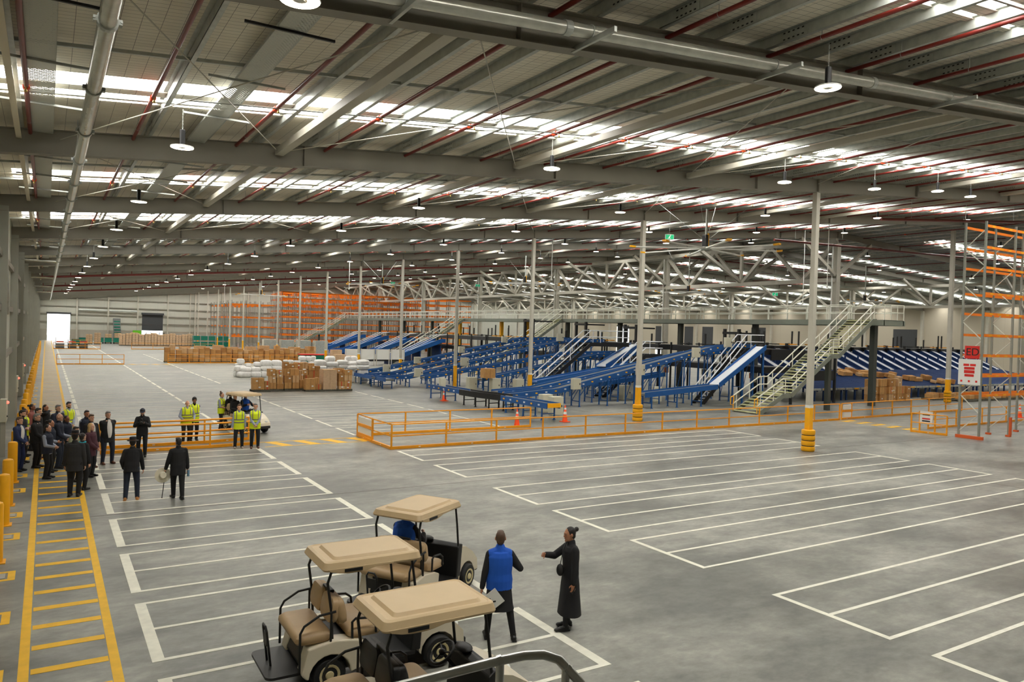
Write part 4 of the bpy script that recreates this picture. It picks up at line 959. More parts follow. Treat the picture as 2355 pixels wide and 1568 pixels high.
fan((60.5, 60.5, 9.7), .3, 'far ceiling fan behind the ridge truss'); fan((80., 52., 9.4), .1, 'far ceiling fan over the blue chutes'); fan((26., 110., 8.9), .4, 'ceiling fan far down the aisle before the end wall', 6)
for p, lab in (((29.3, 30.9, 10.35), 'green exit sign beside the closest aisle column'), ((33.5, 80., 9.9), 'green exit sign in front of the orange racking'), ((52., 42., 8.6), 'green exit sign beyond the platform end'), ((39., 70., 9.6), 'green exit sign above the inclined conveyors')):
    t = thing('hanging_exit_sign', lab, 'exit sign', p); R = Matrix.Rotation(radians(-25), 3, 'Z')
    M().box((0, 0, 0), (.50, .06, .28), R).build('sign_case', 'white', t, bevel=.01); M().box(R @ V((0, -.034, 0)), (.46, .01, .25), R).build('sign_face', 'green', t)
    m = M(); m.sph(R @ V((.04, -.042, .09)), .03, 8, 6); m.bar(R @ V((.03, -.042, .05)), R @ V((-.03, -.042, -.04)), .02, .05); m.bar(R @ V((-.03, -.042, -.04)), R @ V((.05, -.042, -.12)), .02, .03); m.bar(R @ V((-.03, -.042, -.04)), R @ V((-.10, -.042, -.10)), .02, .03); m.build('running_figure', 'white', t)
    M().tube((0, 0, .18), (0, 0, zr(p[0]) - .26 - p[2]), .008, 4).build('wire', 'galv', t)
# bollards along the side wall
bol = None
BYS = (12.6, 15.2, 17.91, 21.06, 23.24, 26.43, 28.92, 32.0, 34.4, 37.6, 39.9, 43.2, 45.5, 48.8, 51.1, 54.3, 56.7, 59.9, 62.3, 65.5, 67.9, 71.1, 73.5, 76.7, 79, 82.2, 84.6, 87.9, 90.2, 93.5, 96., 99., 101.5, 104.6, 107, 110.3, 112.6, 115.8, 118, 121.3, 123.8, 127, 129.4, 132.5, 135, 138)
for i, y in enumerate(BYS):
    lab = 'yellow steel bollard beside the side wall, %s from the camera' % nth(i)
    if bol is None:
        bol = thing('bollard', lab, 'bollard', (-.78, y, 0), 0, 'bollards along the wall')
        M().lathe([(.125, .02), (.125, 1.15), (.11, 1.19), (.06, 1.21)], (0, 0, 0), 20).build('post', 'yellow', bol, smooth=True); M().box((0, 0, .01), (.34, .34, .02)).build('base_plate', 'yellow', bol)
    else: dup(bol, (-.78, y, 0), None, lab)
# control boxes with red lamps on the wall
for i, y in enumerate((31.4, 43.6, 55.)):
    t = thing('control_box', 'grey dock control box with a red light, %s along the wall' % nth(i), 'control box', (-1.22, y, 1.62))
    M().box((0, 0, 0), (.2, .42, .8)).build('case', 'cabinet', t, bevel=.02); M().box((0, 0, -1.0), (.14, .2, 1.24)).build('pedestal', 'steel_paint', t); M().sph((.12, -.1, .28), .05, 10, 8).build('lamp', 'red_led', t); M().sph((.11, -.1, -.2), .03, 8, 6).build('button', 'black', t)
# ------------------------------------------------------------------ yellow pedestrian barriers
def barrier(label, pts, posts=2.4, h=1.0, r=.028, base=True, name='guard_rail', ends=True):
    t = thing(name, label, 'barrier', (pts[0][0], pts[0][1], 0), 0, 'yellow pedestrian barriers'); o = V((pts[0][0], pts[0][1], 0))
    P = [V((p[0], p[1], 0)) - o for p in pts]
    for nm, z in (('top_rail', h), ('mid_rail', h * .53)):
        m = M(); m.path([p + V((0, 0, z)) for p in P], r, 8) if len(P) > 1 else None; m.build(nm, 'rail_yel', t, smooth=False)
    if base:
        m = M()
        for a, b in zip(P, P[1:]): m.bar(a + V((0, 0, .06)), b + V((0, 0, .06)), .09, .11)
        m.build('base_channel', 'rail_yel', t)
        bl = M()
        for a, b in zip(P, P[1:]):
            n = max(1, int((b - a).length / 2.4)); d = (b - a).normalized(); q = V((-d.y, d.x, 0))
            for k in range(n):
                for s in (-1, 1): bl.box(a.lerp(b, (k + .5) / n) + q * s * .047 + V((0, 0, .06)), (.09 if abs(d.x) > .5 else .012, .012 if abs(d.x) > .5 else .09, .03))
        bl.build('anchor_bolt', 'white', t)
    seen = set()
    for a, b in zip(P, P[1:]):
        n = max(1, round((b - a).length / posts))
        for k in range(n + 1):
            p = a.lerp(b, k / n); key = (round(p.x, 2), round(p.y, 2))
            if key in seen: continue
            seen.add(key); m = M(); m.box(p + V((0, 0, h / 2)), (.06, .06, h)); m.build('post', 'rail_yel', t)
    return t
barrier('long low yellow barrier in front of the blue conveyors', [(11.78, 29.9), (11.82, 27.95), (41.35, 28.3)], 2.45)
t = barrier('short yellow barrier at the near corner with white infill panels and a return run', [(21.1, 31.95), (11.85, 31.9), (11.80, 30.0)], 2.4)
for y0, y1 in ((31.8, 30.1),):
    for z in (.36, .78): M().b2((11.82 - 21.1, y1 - 31.95 + .04, z - .13), (11.85 - 21.1, y0 - 31.95 - .04, z + .13)).build('infill_panel', 'white', t)
    for z in (.57, .15): M().b2((11.80 - 21.1, y1 - 31.95, z - .06), (11.87 - 21.1, y0 - 31.95, z + .06)).build('infill_frame', 'rail_yel', t)
t = barrier('yellow barrier run with a white-panelled gate post, in front of the carton pile', [(41.7, 28.4), (42.85, 28.5), (57., 29.1)], 2.5)
for z in (.30, .78): M().b2((.22, -.02, z - .15), (.95, .05, z + .13)).build('infill_panel', 'white', t)
M().b2((.1, -.03, .47), (1.1, .07, .60)).build('infill_frame', 'rail_yel', t)
barrier('two-rail yellow barrier just behind the standing hi-vis pair', [(1.75, 30.75), (5.48, 30.85), (7.26, 31.1)], 2.6, .95, .036)
barrier('parallel yellow barrier the bald hi-vis man leans on', [(1.75, 31.95), (5.48, 32.08), (7.28, 32.45)], 2.6, .95, .036)
barrier('yellow barrier across the bays far down the walkway, closer one', [(.97, 91.4), (7.22, 91.4)], 2.3, 1.08)
barrier('yellow barrier across the bays far down the walkway, farther one', [(1.0, 136.6), (7.4, 136.9)], 2.3, 1.05)
barrier('small yellow barrier near the bright end doorway', [(3.9, 150.5), (6.1, 150.5)], 1.1, 1.1)
barrier('yellow barrier in front of the far carton pallets', [(11.95, 94.2), (30.5, 94.6)], 2.4, 1.02)
barrier('yellow barrier beyond the carton pallets, before the pale wrapped loads', [(12., 138.5), (25., 139.2)], 3.0, 1.03)
barrier('yellow barrier at the foot of the second stair behind the conveyors', [(38.2, 84.), (38.4, 72.)], 2.6, 1.05)
barrier('yellow barrier running behind the tall rack frame', [(42.6, 23.55), (61., 23.9)], 2.9, 1.0)
t = barrier('short yellow barrier with a hinged gate and a small notice, beside the tall rack', [(40.3, 23.2), (40.6, 21.45)], 1.75, 1.04)
t = thing('gate_post', 'yellow hinged gate post pair holding the notice beside the rack', 'gate', (41.3, 23.3, 0))
for x, y in ((0, 0.0), (-.02, -.85)): M().box((x, y, .55), (.07, .07, 1.1)).build('post', 'rail_yel', t)
M().box((.0, -.42, 1.0), (.05, .8, .06)).build('top_rail', 'rail_yel', t)
t2 = M().b2((-.10, -.75, .42), (-.06, -.05, 1.12)).build('notice_board', 'white', t); M().b2((-.11, -.6, .9), (-.10, -.2, .98)).build('notice_print', 'cloth_charcoal', t2); M().b2((-.11, -.62, .55), (-.10, -.18, .62)).build('notice_line', 'cloth_charcoal', t2); M().b2((-.11, -.62, .68), (-.10, -.18, .75)).build('notice_line', 'red', t2)
# traffic cones
cone = None
for x, y, lab in ((23.0, 45.5, 'orange traffic cone by the grey cabinet at the start of the low conveyor'), (20.45, 32.2, 'orange traffic cone at the end of the short barrier run'), (24.15, 33.15, 'orange traffic cone at the yellow end plate of the low conveyor'), (56.2, 24.9, 'orange traffic cone behind the tall rack')):
    if cone is None:
        cone = thing('traffic_cone', lab, 'traffic cone', (x, y, 0), 0, 'traffic cones')
        M().box((0, 0, .02), (.44, .44, .04)).build('base', 'cone', cone, bevel=.01); c = M().lathe([(.15, .04), (.03, .90), (.02, .91)], (0, 0, 0), 18).build('cone_body', 'cone', cone, smooth=True)
        for z0, z1 in ((.42, .56), (.68, .78)):
            f = lambda z: .15 - .12 * (z - .04) / .86 + .003
            M().lathe([(f(z0), z0), (f(z1), z1)], (0, 0, 0), 18).build('reflective_band', 'white', c, smooth=True)
    else: dup(cone, (x, y, 0), None, lab)

# ------------------------------------------------------------------ tall pallet rack close to the camera
LV = [2.2, 3.2, 4.24, 5.3, 6.4, 7.44, 8.76, 9.8, 10.9]
t = thing('pallet_rack', 'tall orange and grey pallet rack with a red sign on its end', 'pallet rack', (40.7, 19.9, 0))
RX = [0, 3.05, 6.1, 9.15, 12.2]
for i, x in enumerate(RX):
    f = M()
    for y in (0, 1.0): f.box((x, y, 5.6), (.10, .09, 11.2))
    fr = f.build('upright_frame', 'rack_grey', t); d = M(); z = .35; k = 0
    while z < 10.6:
        d.bar((x, 0 if k % 2 else 1, z), (x, 1 if k % 2 else 0, z + .95), .03, .04); z += .95; k += 1
    d.build('lacing', 'rail_metal', fr)
    if i == 0: M().b2((x - .10, -.22, 0.), (x + .06, 1.12, .16)).build('foot_guard', 'orange_red', t)
    else:
        for y in (0, 1.0): M().box((x, y, .05), (.2, .22, .10)).build('foot_plate', 'orange_red', t)
    if i == 1: M().b2((x - .08, -.13, .1), (x + .08, -.045, 1.05)).build('post_protector', 'orange_red', t)
for y in (-.03, 1.03):
    for z in LV:
        for a, b in zip(RX, RX[1:]):
            o = M().b2((a + .05, y - .022, z), (b - .05, y + .022, z + .13)).build('load_beam', 'orange', t)
            if y < 0:
                for k in (.22, .5, .78): M().b2((a + (b - a) * k - .16, y - .026, z + .03), (a + (b - a) * k + .16, y - .022, z + .10)).build('location_label', 'yellow', o)
            for x, s in ((a, 1), (b, -1)): pass
# signs on the rack end
def text(s, size, mtl, parent, M4, name='lettering'):
    c = bpy.data.curves.new(name, 'FONT'); c.body = s; c.size = size; c.align_x = 'CENTER'; c.align_y = 'CENTER'; c.extrude = .004
    o = bpy.data.objects.new(name, c); COL.objects.link(o); bpy.context.view_layer.update(); me = bpy.data.meshes.new_from_object(o.evaluated_get(bpy.context.evaluated_depsgraph_get())); bpy.data.objects.remove(o)
    o = bpy.data.objects.new(name, me); COL.objects.link(o); me.materials.clear(); me.materials.append(MT[mtl]); o.parent = parent; o.matrix_local = M4; return o
RM = Matrix(((0, 0, -1), (-1, 0, 0), (0, 1, 0))).to_4x4()
t = thing('rack_sign', 'red board lettered ED on the end of the tall rack', 'sign', (40.60, 20.32, 4.47))
M().b2((-.01, -.36, -.33), (.01, .36, .33)).build('board', 'red', t); q = RM.copy(); q.translation = V((-.014, -.03, 0)); text('ED', .54, 'black', t, q)
t = thing('rack_notice', 'white load notice with red blocks under the red ED board', 'sign', (40.60, 20.42, 3.45))
M().b2((-.01, -.55, -.66), (.01, .55, .66)).build('board', 'white', t)
for y, z, w, h in ((.16, .36, .28, .12), (-.17, .36, .28, .12), (0, .19, .52, .13), (0, .01, .52, .16), (0, -.18, .46, .13)): M().b2((-.016, y - w / 2, z - h / 2), (-.011, y + w / 2, z + h / 2)).build('red_block', 'red', t)
for y in (.38, 0, -.36): M().b2((-.016, y - .05, -.53), (-.011, y + .05, -.43)).build('small_mark', 'red', t)
# ------------------------------------------------------------------ orange racking far off
def far_rack(i, x0, x1, y, h, n, lab, levels):
    t = thing('pallet_rack', lab, 'pallet rack', (x0, y, 0), 0, 'distant racking')
    for k in range(n + 1):
        x = (x1 - x0) * k / n; m = M()
        for q in (0, 1.1): m.box((x, q, h / 2), (.11, .10, h))
        z = .4
        while z < h - 1: m.bar((x, 0, z), (x, 1.1, z + 1.1), .04, .04); z += 1.5
        m.build('upright_frame', 'rack_grey', t)
    for z in levels:
        m = M()
        for q in (-.02, 1.12): m.b2((0, q - .03, z), (x1 - x0, q + .03, z + .24))
        m.build('load_beam', 'orange', t)
hl = [1.4 + 1.22 * k for k in range(9)]
for i in range(6): far_rack(i, 39.5 + i * .5, 82 - i, 150 + 3.1 * i + (i // 2) * 1.2, 11.3, 15, 'tall orange pallet racking far behind the platform, %s row' % nth(i), hl)
for i in range(7): far_rack(i, 30.4 + .2 * i, 38.6, 152 + 4.6 * i, 9.3, 3, 'lower orange racking bay at the aisle end of the tall racking, %s row' % nth(i), [2.1, 4.0, 5.9, 8.4])

# ------------------------------------------------------------------ walkway platform and stairs
DZ = 6.45; DX0, DX1 = 51.0, 53.4
t = thing('walkway_platform', 'long grey steel walkway platform on dark posts above the conveyors', 'platform', (DX0, 31.6, 0))
PL = 148.5 - 31.6
M().b2((0, 0, DZ - .05), (DX1 - DX0, PL, DZ)).build('deck', 'mezz', t)
for x in (0, DX1 - DX0): M().b2((x - .05, 0, DZ - .40), (x + .05, PL, DZ - .02)).build('edge_beam', 'mezz', t)
M().b2((-.5, 0, DZ - .40), (2.6, 2.8, DZ - .02)).build('landing', 'mezz', t)
for x in (0, DX1 - DX0):
    for z in (.55, 1.1):
        segs = [(2.6, PL)] if x == 0 else [(0, PL)]
        m = M()
        for a, b in segs: m.tube((x, a, DZ + z), (x, b, DZ + z), .042, 6)
        m.build('handrail', 'rail_metal', t)
    k = 0.
    for q in range(60):
        y = 2.6 + q * 1.9
        if y < PL: M().box((x, y, DZ + .55), (.075, .075, 1.1)).build('baluster', 'rail_metal', t)
m = M()
for z in (.55, 1.1): m.path([(-.4, 0, DZ + z), (2.4, 0, DZ + z)], .028, 6)
for x in (0, .8, 1.6, 2.4): m.box((x, 0, DZ + .55), (.05, .05, 1.1))
m.build('end_guard', 'rail_metal', t)
for i, y in enumerate((33.7, 44., 53, 62., 71.5, 80.3, 86.6, 98.5, 108, 119, 130, 141)):
    yl = i in (5, 6, 7)
    M().b2((1.9 if not i else .9, y - 31.6 - .2, 0), (2.3 if not i else 1.3, y - 31.6 + .2, DZ - .4)).build('support_post', 'yellow' if yl else 'mezz_dark', t)
def stair(name, x, y, pts, w, label, tread='tread', frame='mezz', rail='rail_metal', ytip=True, rh=1.05, nlev=2):
    """pts: (dx, z) polyline of the walking line, rising in +x"""
    t = thing(name, label, 'stair', (x, y, 0))
    for s in (0, w):
        m = M()
        for a, b in zip(pts, pts[1:]): m.bar((a[0], s, a[1] - .10), (b[0], s, b[1] - .10), .06, .30, (0, 0, 1))
        m.build('stringer', frame, t)
        for k in range(1, nlev + 1):
            m = M(); m.path([(p[0], s, p[1] + rh * k / nlev) for p in pts], .042, 6); m.build('handrail', rail, t)
        for a, b in zip(pts, pts[1:]):
            n = 1 if abs(b[1] - a[1]) < .1 else 2
            for k in range(n): p = V((a[0], s, a[1])).lerp(V((b[0], s, b[1])), (k + .25) / n); M().box(p + V((0, 0, rh / 2)), (.045, .045, rh)).build('baluster', rail, t)
        if ytip:
            m = M(); p = pts[0]; m.path([(p[0] + .05, s, p[1] + rh), (p[0] - .22, s, p[1] + rh - .10), (p[0] - .24, s, p[1] + rh * .45), (p[0] + .02, s, p[1] + rh * .40), (p[0] + .05, s, p[1] + rh)], .034, 6); m.tube((p[0] + .02, s, 0), (p[0] + .02, s, p[1] + rh * .4), .03, 6); m.build('yellow_handrail_end', 'yellow', t)
    m = M()
    for a, b in zip(pts, pts[1:]):
        if abs(b[1] - a[1]) < .1: m.b2((a[0], .03, a[1] - .04), (b[0], w - .03, a[1])); continue
        n = max(2, round((b[1] - a[1]) / .19))
        for k in range(n): q = a[0] + (b[0] - a[0]) * (k + .5) / n; z = a[1] + (b[1] - a[1]) * (k + .5) / n; m.b2((q - .15, .03, z - .03), (q + .15, w - .03, z + .03))
    m.build('tread', tread, t)
    return t
s1 = stair('steel_stair', 38.5, 32.2, [(0, .0), (2.5, 1.24), (3.3, 1.24), (7.4, 3.87), (8.25, 3.87), (12.1, DZ), (12.5, DZ)], 1.95, 'wide grey steel stair with pale treads rising behind the closest column to the walkway platform')
M().b2((7.6, .3, 0), (7.9, .6, 3.65)).build('support_post', 'mezz_dark', s1)
for yy, lab in ((71., 'grey steel stair behind the high blue conveyors'), (95., 'grey steel stair to the platform with the yellow barrier at its foot'), (145., 'farthest grey steel stair up to the platform, before the orange racking')):
    s = stair('steel_stair', 39.7, yy, [(0, .0), (5.6, 3.3), (6.5, 3.3), (11.3, DZ)], 1.5, lab)
    M().b2((5.8, .4, 0), (6.1, .7, 3.1)).build('support_post', 'mezz_dark', s)
# ------------------------------------------------------------------ blue belt conveyors
def conveyor(label, pts, w=.75, side=.30, leg_step=2.4, name='belt_conveyor', legs=True, sens=True, belt='belt', sidem='blue', group='blue conveyors'):
    o = V((pts[0][0], pts[0][1], 0)); P = [V(p) - o for p in pts]; t = thing(name, label, 'conveyor', tuple(o), 0, group)
    nrm = []
    for i, p in enumerate(P):
        d = (P[min(i + 1, len(P) - 1)] - P[max(i - 1, 0)]); d.z = 0; d.normalize(); nrm.append(V((d.y, -d.x, 0)))
    Z = V((0, 0, 1))
    m = M(); 
    m.loft([[p + n * w / 2 - Z * .03, p - n * w / 2 - Z * .03, p - n * w / 2 - Z * .16, p + n * w / 2 - Z * .16] for p, n in zip(P, nrm)]); m.build('belt', belt, t)
    for s in (-1, 1):
        m = M(); m.loft([[p + n * s * (w / 2) + Z * .07, p + n * s * (w / 2 + .06) + Z * .07, p + n * s * (w / 2 + .06) - Z * (side - .07), p + n * s * (w / 2) - Z * (side - .07)] for p, n in zip(P, nrm)]); m.build('side_frame', sidem, t)
    # legs and sensors along the run
    acc = .6; sa = .4; k = 0
    ls = 0.
    for i in range(len(P) - 1):
        a, b = P[i], P[i + 1]; L = (b - a).length; n = nrm[i]; d = (b - a).normalized()
        while legs and acc < L:
            p = a + d * acc; m = M(); hz = p.z - .16
            dd = V((d.x, d.y, 0)).normalized()
            for s in (-1, 1):
                m.box(p * 1 + n * s * (w / 2 + .02) + Z * (hz / 2 - p.z), (.07, .07, hz)); m.box(V((p.x, p.y, .012)) + n * s * (w / 2 + .02), (.14, .14, .024))
            q = V((p.x, p.y, min(.35, hz * .5))); m.bar(q - n * w / 2, q + n * w / 2, .05, .05)
            if hz > 1.3:
                m.bar(V((p.x, p.y, .3)) - n * w / 2, V((p.x, p.y, hz - .1)) + n * w / 2, .035, .035)
                for s in (-1, 1): m.bar(V((p.x, p.y, hz - .7)) + n * s * w / 2, p + dd * .7 + n * s * w / 2 - Z * .2 + Z * (d.z * .7), .04, .04)
            m.build('leg_frame', sidem, t); acc += leg_step
        acc -= L
        if sens:
            while sa < L:
                p = a + d * sa + n * (w / 2 + .065) - Z * .09; dm = (.15, .05, .085) if abs(d.x) > abs(d.y) else (.05, .15, .085)
                M().box(p, dm).build('drive_cover' if k % 2 == 0 else 'roller_end', 'yellow' if k % 2 == 0 else 'slide_white', t); k += 1; sa += .75
            sa -= L
    return t
CB = []
def cabinet(p, d, lab, host=None):
    if host:
        t = M().box((0, 0, 0), d).build('control_cabinet', 'cabinet', host, tuple(V(p) - host.location), bevel=.02); t['label'] = 'beige control cabinet on the conveyor side'
    else: t = thing('control_cabinet', lab, 'cabinet', p); M().box((0, 0, 0), d).build('case', 'cabinet', t, bevel=.02)
    M().b2((-d[0] / 2 + .05, -d[1] / 2 - .012, -d[2] / 2 + .05), (d[0] / 2 - .05, -d[1] / 2, d[2] / 2 - .05)).build('door', 'cabinet', t); M().box((d[0] * .32, -d[1] / 2 - .03, 0), (.04, .05, .12)).build('handle', 'black', t); return t
CA = conveyor('inclined blue conveyor with the front grey cabinet, second of the parallel four', [(22.6, 57.5, .85), (25.6, 57.5, .88), (41.6, 57.5, 4.2), (46, 57.5, 4.25)])
conveyor('inclined blue conveyor, third of the parallel four', [(22.9, 60., .85), (25.4, 60., 1.0), (39., 60., 3.87), (46, 60., 4.3)])
CC = conveyor('inclined blue conveyor, rearmost of the parallel four', [(22.4, 63., .85), (25.3, 63., 1.15), (40.2, 63., 4.2), (46, 63., 4.3)])
conveyor('lower inclined blue conveyor in front of the parallel four', [(25.8, 55., 1.0), (39.8, 55, 3.05), (46, 55., 3.2)])
conveyor('short blue infeed conveyor before the inclined ones', [(23.1, 55.2, .82), (23.1, 62.9, .82)], sens=False)
conveyor('blue take-away conveyor rising below the inclined pair', [(29.5, 52.2, 1.0), (41, 52.2, 3.0), (46, 52.2, 3.2)])
CL = conveyor('long blue incline from the low lane up to the black sorter', [(24.6, 40., .92), (28.3, 40., 1.2), (42.4, 40., 4.13), (46.5, 40., 4.35)], .85, .34)
conveyor('blue incline running beside and behind the long one', [(25., 42.2, .92), (28., 42.2, 1.1), (42., 42.2, 3.6), (46.5, 42.2, 3.8)], .8)
END_LANE = conveyor('low blue lane beside the traffic cone, with the yellow stop plate at its end', [(23.75, 38.6, .92), (23.75, 33.7, .92)], .8, .32, 1.9)
t = conveyor('low blue lane ahead of the curve, beside the grey cabinet', [(23.4, 48.2, .90), (23.4, 43.4, .90)], .75, .30, 2.2)
cv = [(23.4 + 1.35 * (1 - cos(a)) * .55 + .0, 43.3 - 4.4 * (a / (pi / 2)), .90) for a in [pi / 2 * k / 8 for k in range(9)]]
conveyor('curved conveyor with black side panels joining the low lanes', cv, .8, .36, 1.25, sens=False, sidem='black')
es = M().b2((-.42, -5.0, .74), (.42, -4.92, .98)); es.build('end_stop', 'yellow', END_LANE)
def slide(label, a, b, w=.75, ft=None, trough=True):
    o = V((a[0], a[1], 0)); A = V(a) - o; B = V(b) - o; t = thing('parcel_slide', label, 'slide', tuple(o), 0, 'white parcel slides'); d = (B - A).normalized(); n = V((d.y, -d.x, 0)).normalized(); Z = V((0, 0, 1))
    m = M(); m.loft([[p + n * w / 2, p - n * w / 2, p - n * w / 2 - Z * .08, p + n * w / 2 - Z * .08] for p in (A, B)]); m.build('slide_bed', 'slide_white', t)
    for s in (-1, 1):
        m = M(); m.loft([[p + n * s * w / 2 + Z * .14, p + n * s * (w / 2 + .07) + Z * .14, p + n * s * (w / 2 + .07) - Z * .22, p + n * s * w / 2 - Z * .22] for p in (A, B)]); m.build('side_rail', 'blue', t)
    for k in ((.5, .95) if ft is None else ft):
        p = A.lerp(B, k); m = M()
        for s in (-1, 1): m.b2((p.x + n.x * s * w / 2 - .05, p.y + n.y * s * w / 2 - .05, 0), (p.x + n.x * s * w / 2 + .05, p.y + n.y * s * w / 2 + .05, p.z - .1))
        m.bar(V((p.x, p.y, p.z * .45)) - n * w / 2, V((p.x, p.y, p.z * .45)) + n * w / 2, .05, .05); m.build('leg_frame', 'blue', t)
    return t
conveyor('flat blue conveyor at the foot of the big white slide', [(33.6, 37.7, 1.0), (40.4, 37.7, 1.45)], .85, .34, 2.3, sens=False)
slide('big white parcel slide with blue rails in front of the stair', (40.5, 37.7, 1.5), (45.3, 37.7, 4.25), .9)
conveyor('blue trough conveyor fed by the smaller white slide', [(31.2, 47., 1.15), (41.5, 47., 2.65)], 1.0, .40, 2.5, sens=False, belt='blue')
slide('smaller white parcel slide above the blue trough conveyor', (37.9, 47.3, 2.3), (44.5, 50.8, 4.0), .8, (.9,))
conveyor('short low conveyor carrying a long parcel', [(34.5, 44.2, 1.15), (41.5, 44.2, 1.9)], .8, .32, 2.4, sens=False, belt='blue')
for i, p in enumerate(((26.3, 57.0, 1.05), (30.6, 57.0, 1.95), (40.6, 57.0, 4.25))): cabinet((p[0], p[1] - .12, p[2] + .15), (.72, .24, .72), '', CA)
for i, p in enumerate(((28.7, 62.5, 1.85), (33.2, 62.5, 2.85), (37.9, 62.5, 3.9), (24.5, 59.5, 1.3))): cabinet((p[0], p[1] - .12, p[2] + .12), (.62, .24, .60), '', CC)
for i, p in enumerate(((29.4, 39.4, 1.55), (34.9, 39.4, 2.45), (40.2, 39.4, 3.7), (43.5, 39.4, 4.5))): cabinet((p[0], p[1] - .14, p[2] + .0), (.66, .26, .72), '', CL)
for i, p in enumerate(((29.0, 52.6, .55), (30.2, 51.0, .55), (31.9, 50.2, .55), (38.2, 41.2, .55), (36.7, 42.9, .55), (25.9, 37.6, .55), (25.6, 36.1, .55))): cabinet(p, (.75, .5, 1.08), 'floor-standing beige cabinet under the conveyors, %s counted across' % nth(i))
tag(M().b2((23.05, 46.2, .8), (23.45, 46.5, 1.5)).build('panel_box', 'cabinet', None, bevel=.02), 'grey operator box on a post beside the low lane', 'control box'); M().b2((23.2, 46.3, 0), (23.3, 46.4, .82)).build('pedestal', 'steel_paint', bpy.data.objects['panel_box'])
# crossing stairs with white rails
stair('crossing_stair', 40.0, 38.36, [(0, .05), (4.5, 4.05), (6.4, 4.05)], .9, 'black crossing stair with white rails behind the big white slide', 'black', 'black_metal', 'slide_white', False)
stair('crossing_stair', 32.6, 48.9, [(0, .05), (5.4, 4.05), (9.5, 4.05)], 1.0, 'black crossing stair with white rails in front of the inclined conveyors', 'black', 'black_metal', 'slide_white', False)
stair('crossing_stair', 36.2, 44.9, [(0, .05), (4.2, 3.3), (6., 3.3)], .9, 'lower black crossing stair with white rails between two blue inclines', 'black', 'black_metal', 'slide_white', False)
# ------------------------------------------------------------------ black sorter loop
def sorter(i, x0, y0, x1, y1, lab, zt=4.1):
    t = thing('sorter_frame', lab, 'sorter', (x0, y0, 0), 0, 'black sorter modules'); dx, dy = x1 - x0, y1 - y0; rnd = random.Random(i)
    for z in (2.2, zt - .5):
        M().b2((0, 0, z), (dx, dy, z + .45)).build('track_deck', 'black_metal', t)
    for q in range(3):
        fx = dx * q / 2 if dx > dy else 0; fy = dy * q / 2 if dy >= dx else 0
        for e in (0, 1):
            x = fx if dx > dy else dx * e; y = fy if dy >= dx else dy * e
            M().box((x, y, zt / 2 + .1), (.12, .12, zt + .2)).build('frame_post', 'black_metal', t)
    for q in range(6):
        x, y = rnd.uniform(.3, dx - .3), rnd.uniform(.3, dy - .3); M().box((x, y, zt + .10), (.7, .7, .09)).build('carrier_tray', 'rail_yel' if i % 2 else 'black', t)
    for q in range(5): x, y = rnd.uniform(0, dx), rnd.uniform(0, dy); M().box((x, -.1 if dx > dy else y, 1.2 + rnd.random() * 1.2), (.35, .25, .5)).build('drive_unit', 'cabinet' if i % 3 else 'orange', t)
    for q in range(3): x, y = rnd.uniform(0, dx), rnd.uniform(0, dy); M().b2((x - .06, y - .06, zt), (x + .06, y + .06, zt + .9 + .6 * rnd.random())).build('mast', 'black_metal', t)
k = 0
for y, e in ((50, 57.6), (58, 65.6), (65.9, 70.6), (73.1, 80.6), (81, 88.4), (88.7, 94.5), (97, 104.6), (105, 112.6)): sorter(k, 46.5, y, 50.2, e, 'black steel sorter module under the walkway platform, %s along it' % nth(k)); k += 1
for j, x in enumerate((46.6,)): sorter(20 + j, x, 38.6 + j * 2, x + 3.4, 48.5, 'black steel sorter module beside the wide stair, %s' % ('under the stair' if j == 0 else 'past the stair')); 
for j in range(6): sorter(30 + j, 54 + 6.6 * j, 47.3, 60.4 + 6.6 * j, 49.6, 'black steel sorter module above the white chute row, %s along it' % nth(j), 4.25)
for j, (x, y) in enumerate(((43.6, 66.), (46.2, 60.3), (47.0, 53.6), (51.2, 45.))):
    t = thing('scanner_arch', 'black scanner arch over the conveyor ends, %s counted from the rear' % nth(j), 'scanner frame', (x, y, 0))
    for q in (0, 1.6): M().box((0, q, 2.9 + .2), (.22, .22, 6.2 - .4 * j)).build('arch_leg', 'black_metal', t)
    M().box((0, .8, 6.0 - .25 * j), (.3, 1.9, .22)).build('arch_beam', 'black_metal', t); M().box((1.5, .8, 6.0 - .25 * j), (3.0, .14, .14)).build('arch_arm', 'black_metal', t)
t = thing('safety_guard', 'black mesh guard panel box hanging under the wide stair', 'guard', (47.2, 36.4, 0))
for x in (0, 5.2): M().box((x, 0, 2.1), (.16, .16, 4.2)).build('guard_post', 'black_metal', t)
M().b2((0, -.05, 1.75), (5.2, .05, 2.5)).build('guard_panel', 'black_metal', t); M().b2((0.2, 2., 3.2), (5.2, 2.1, 4.0)).build('guard_panel', 'black_metal', t)
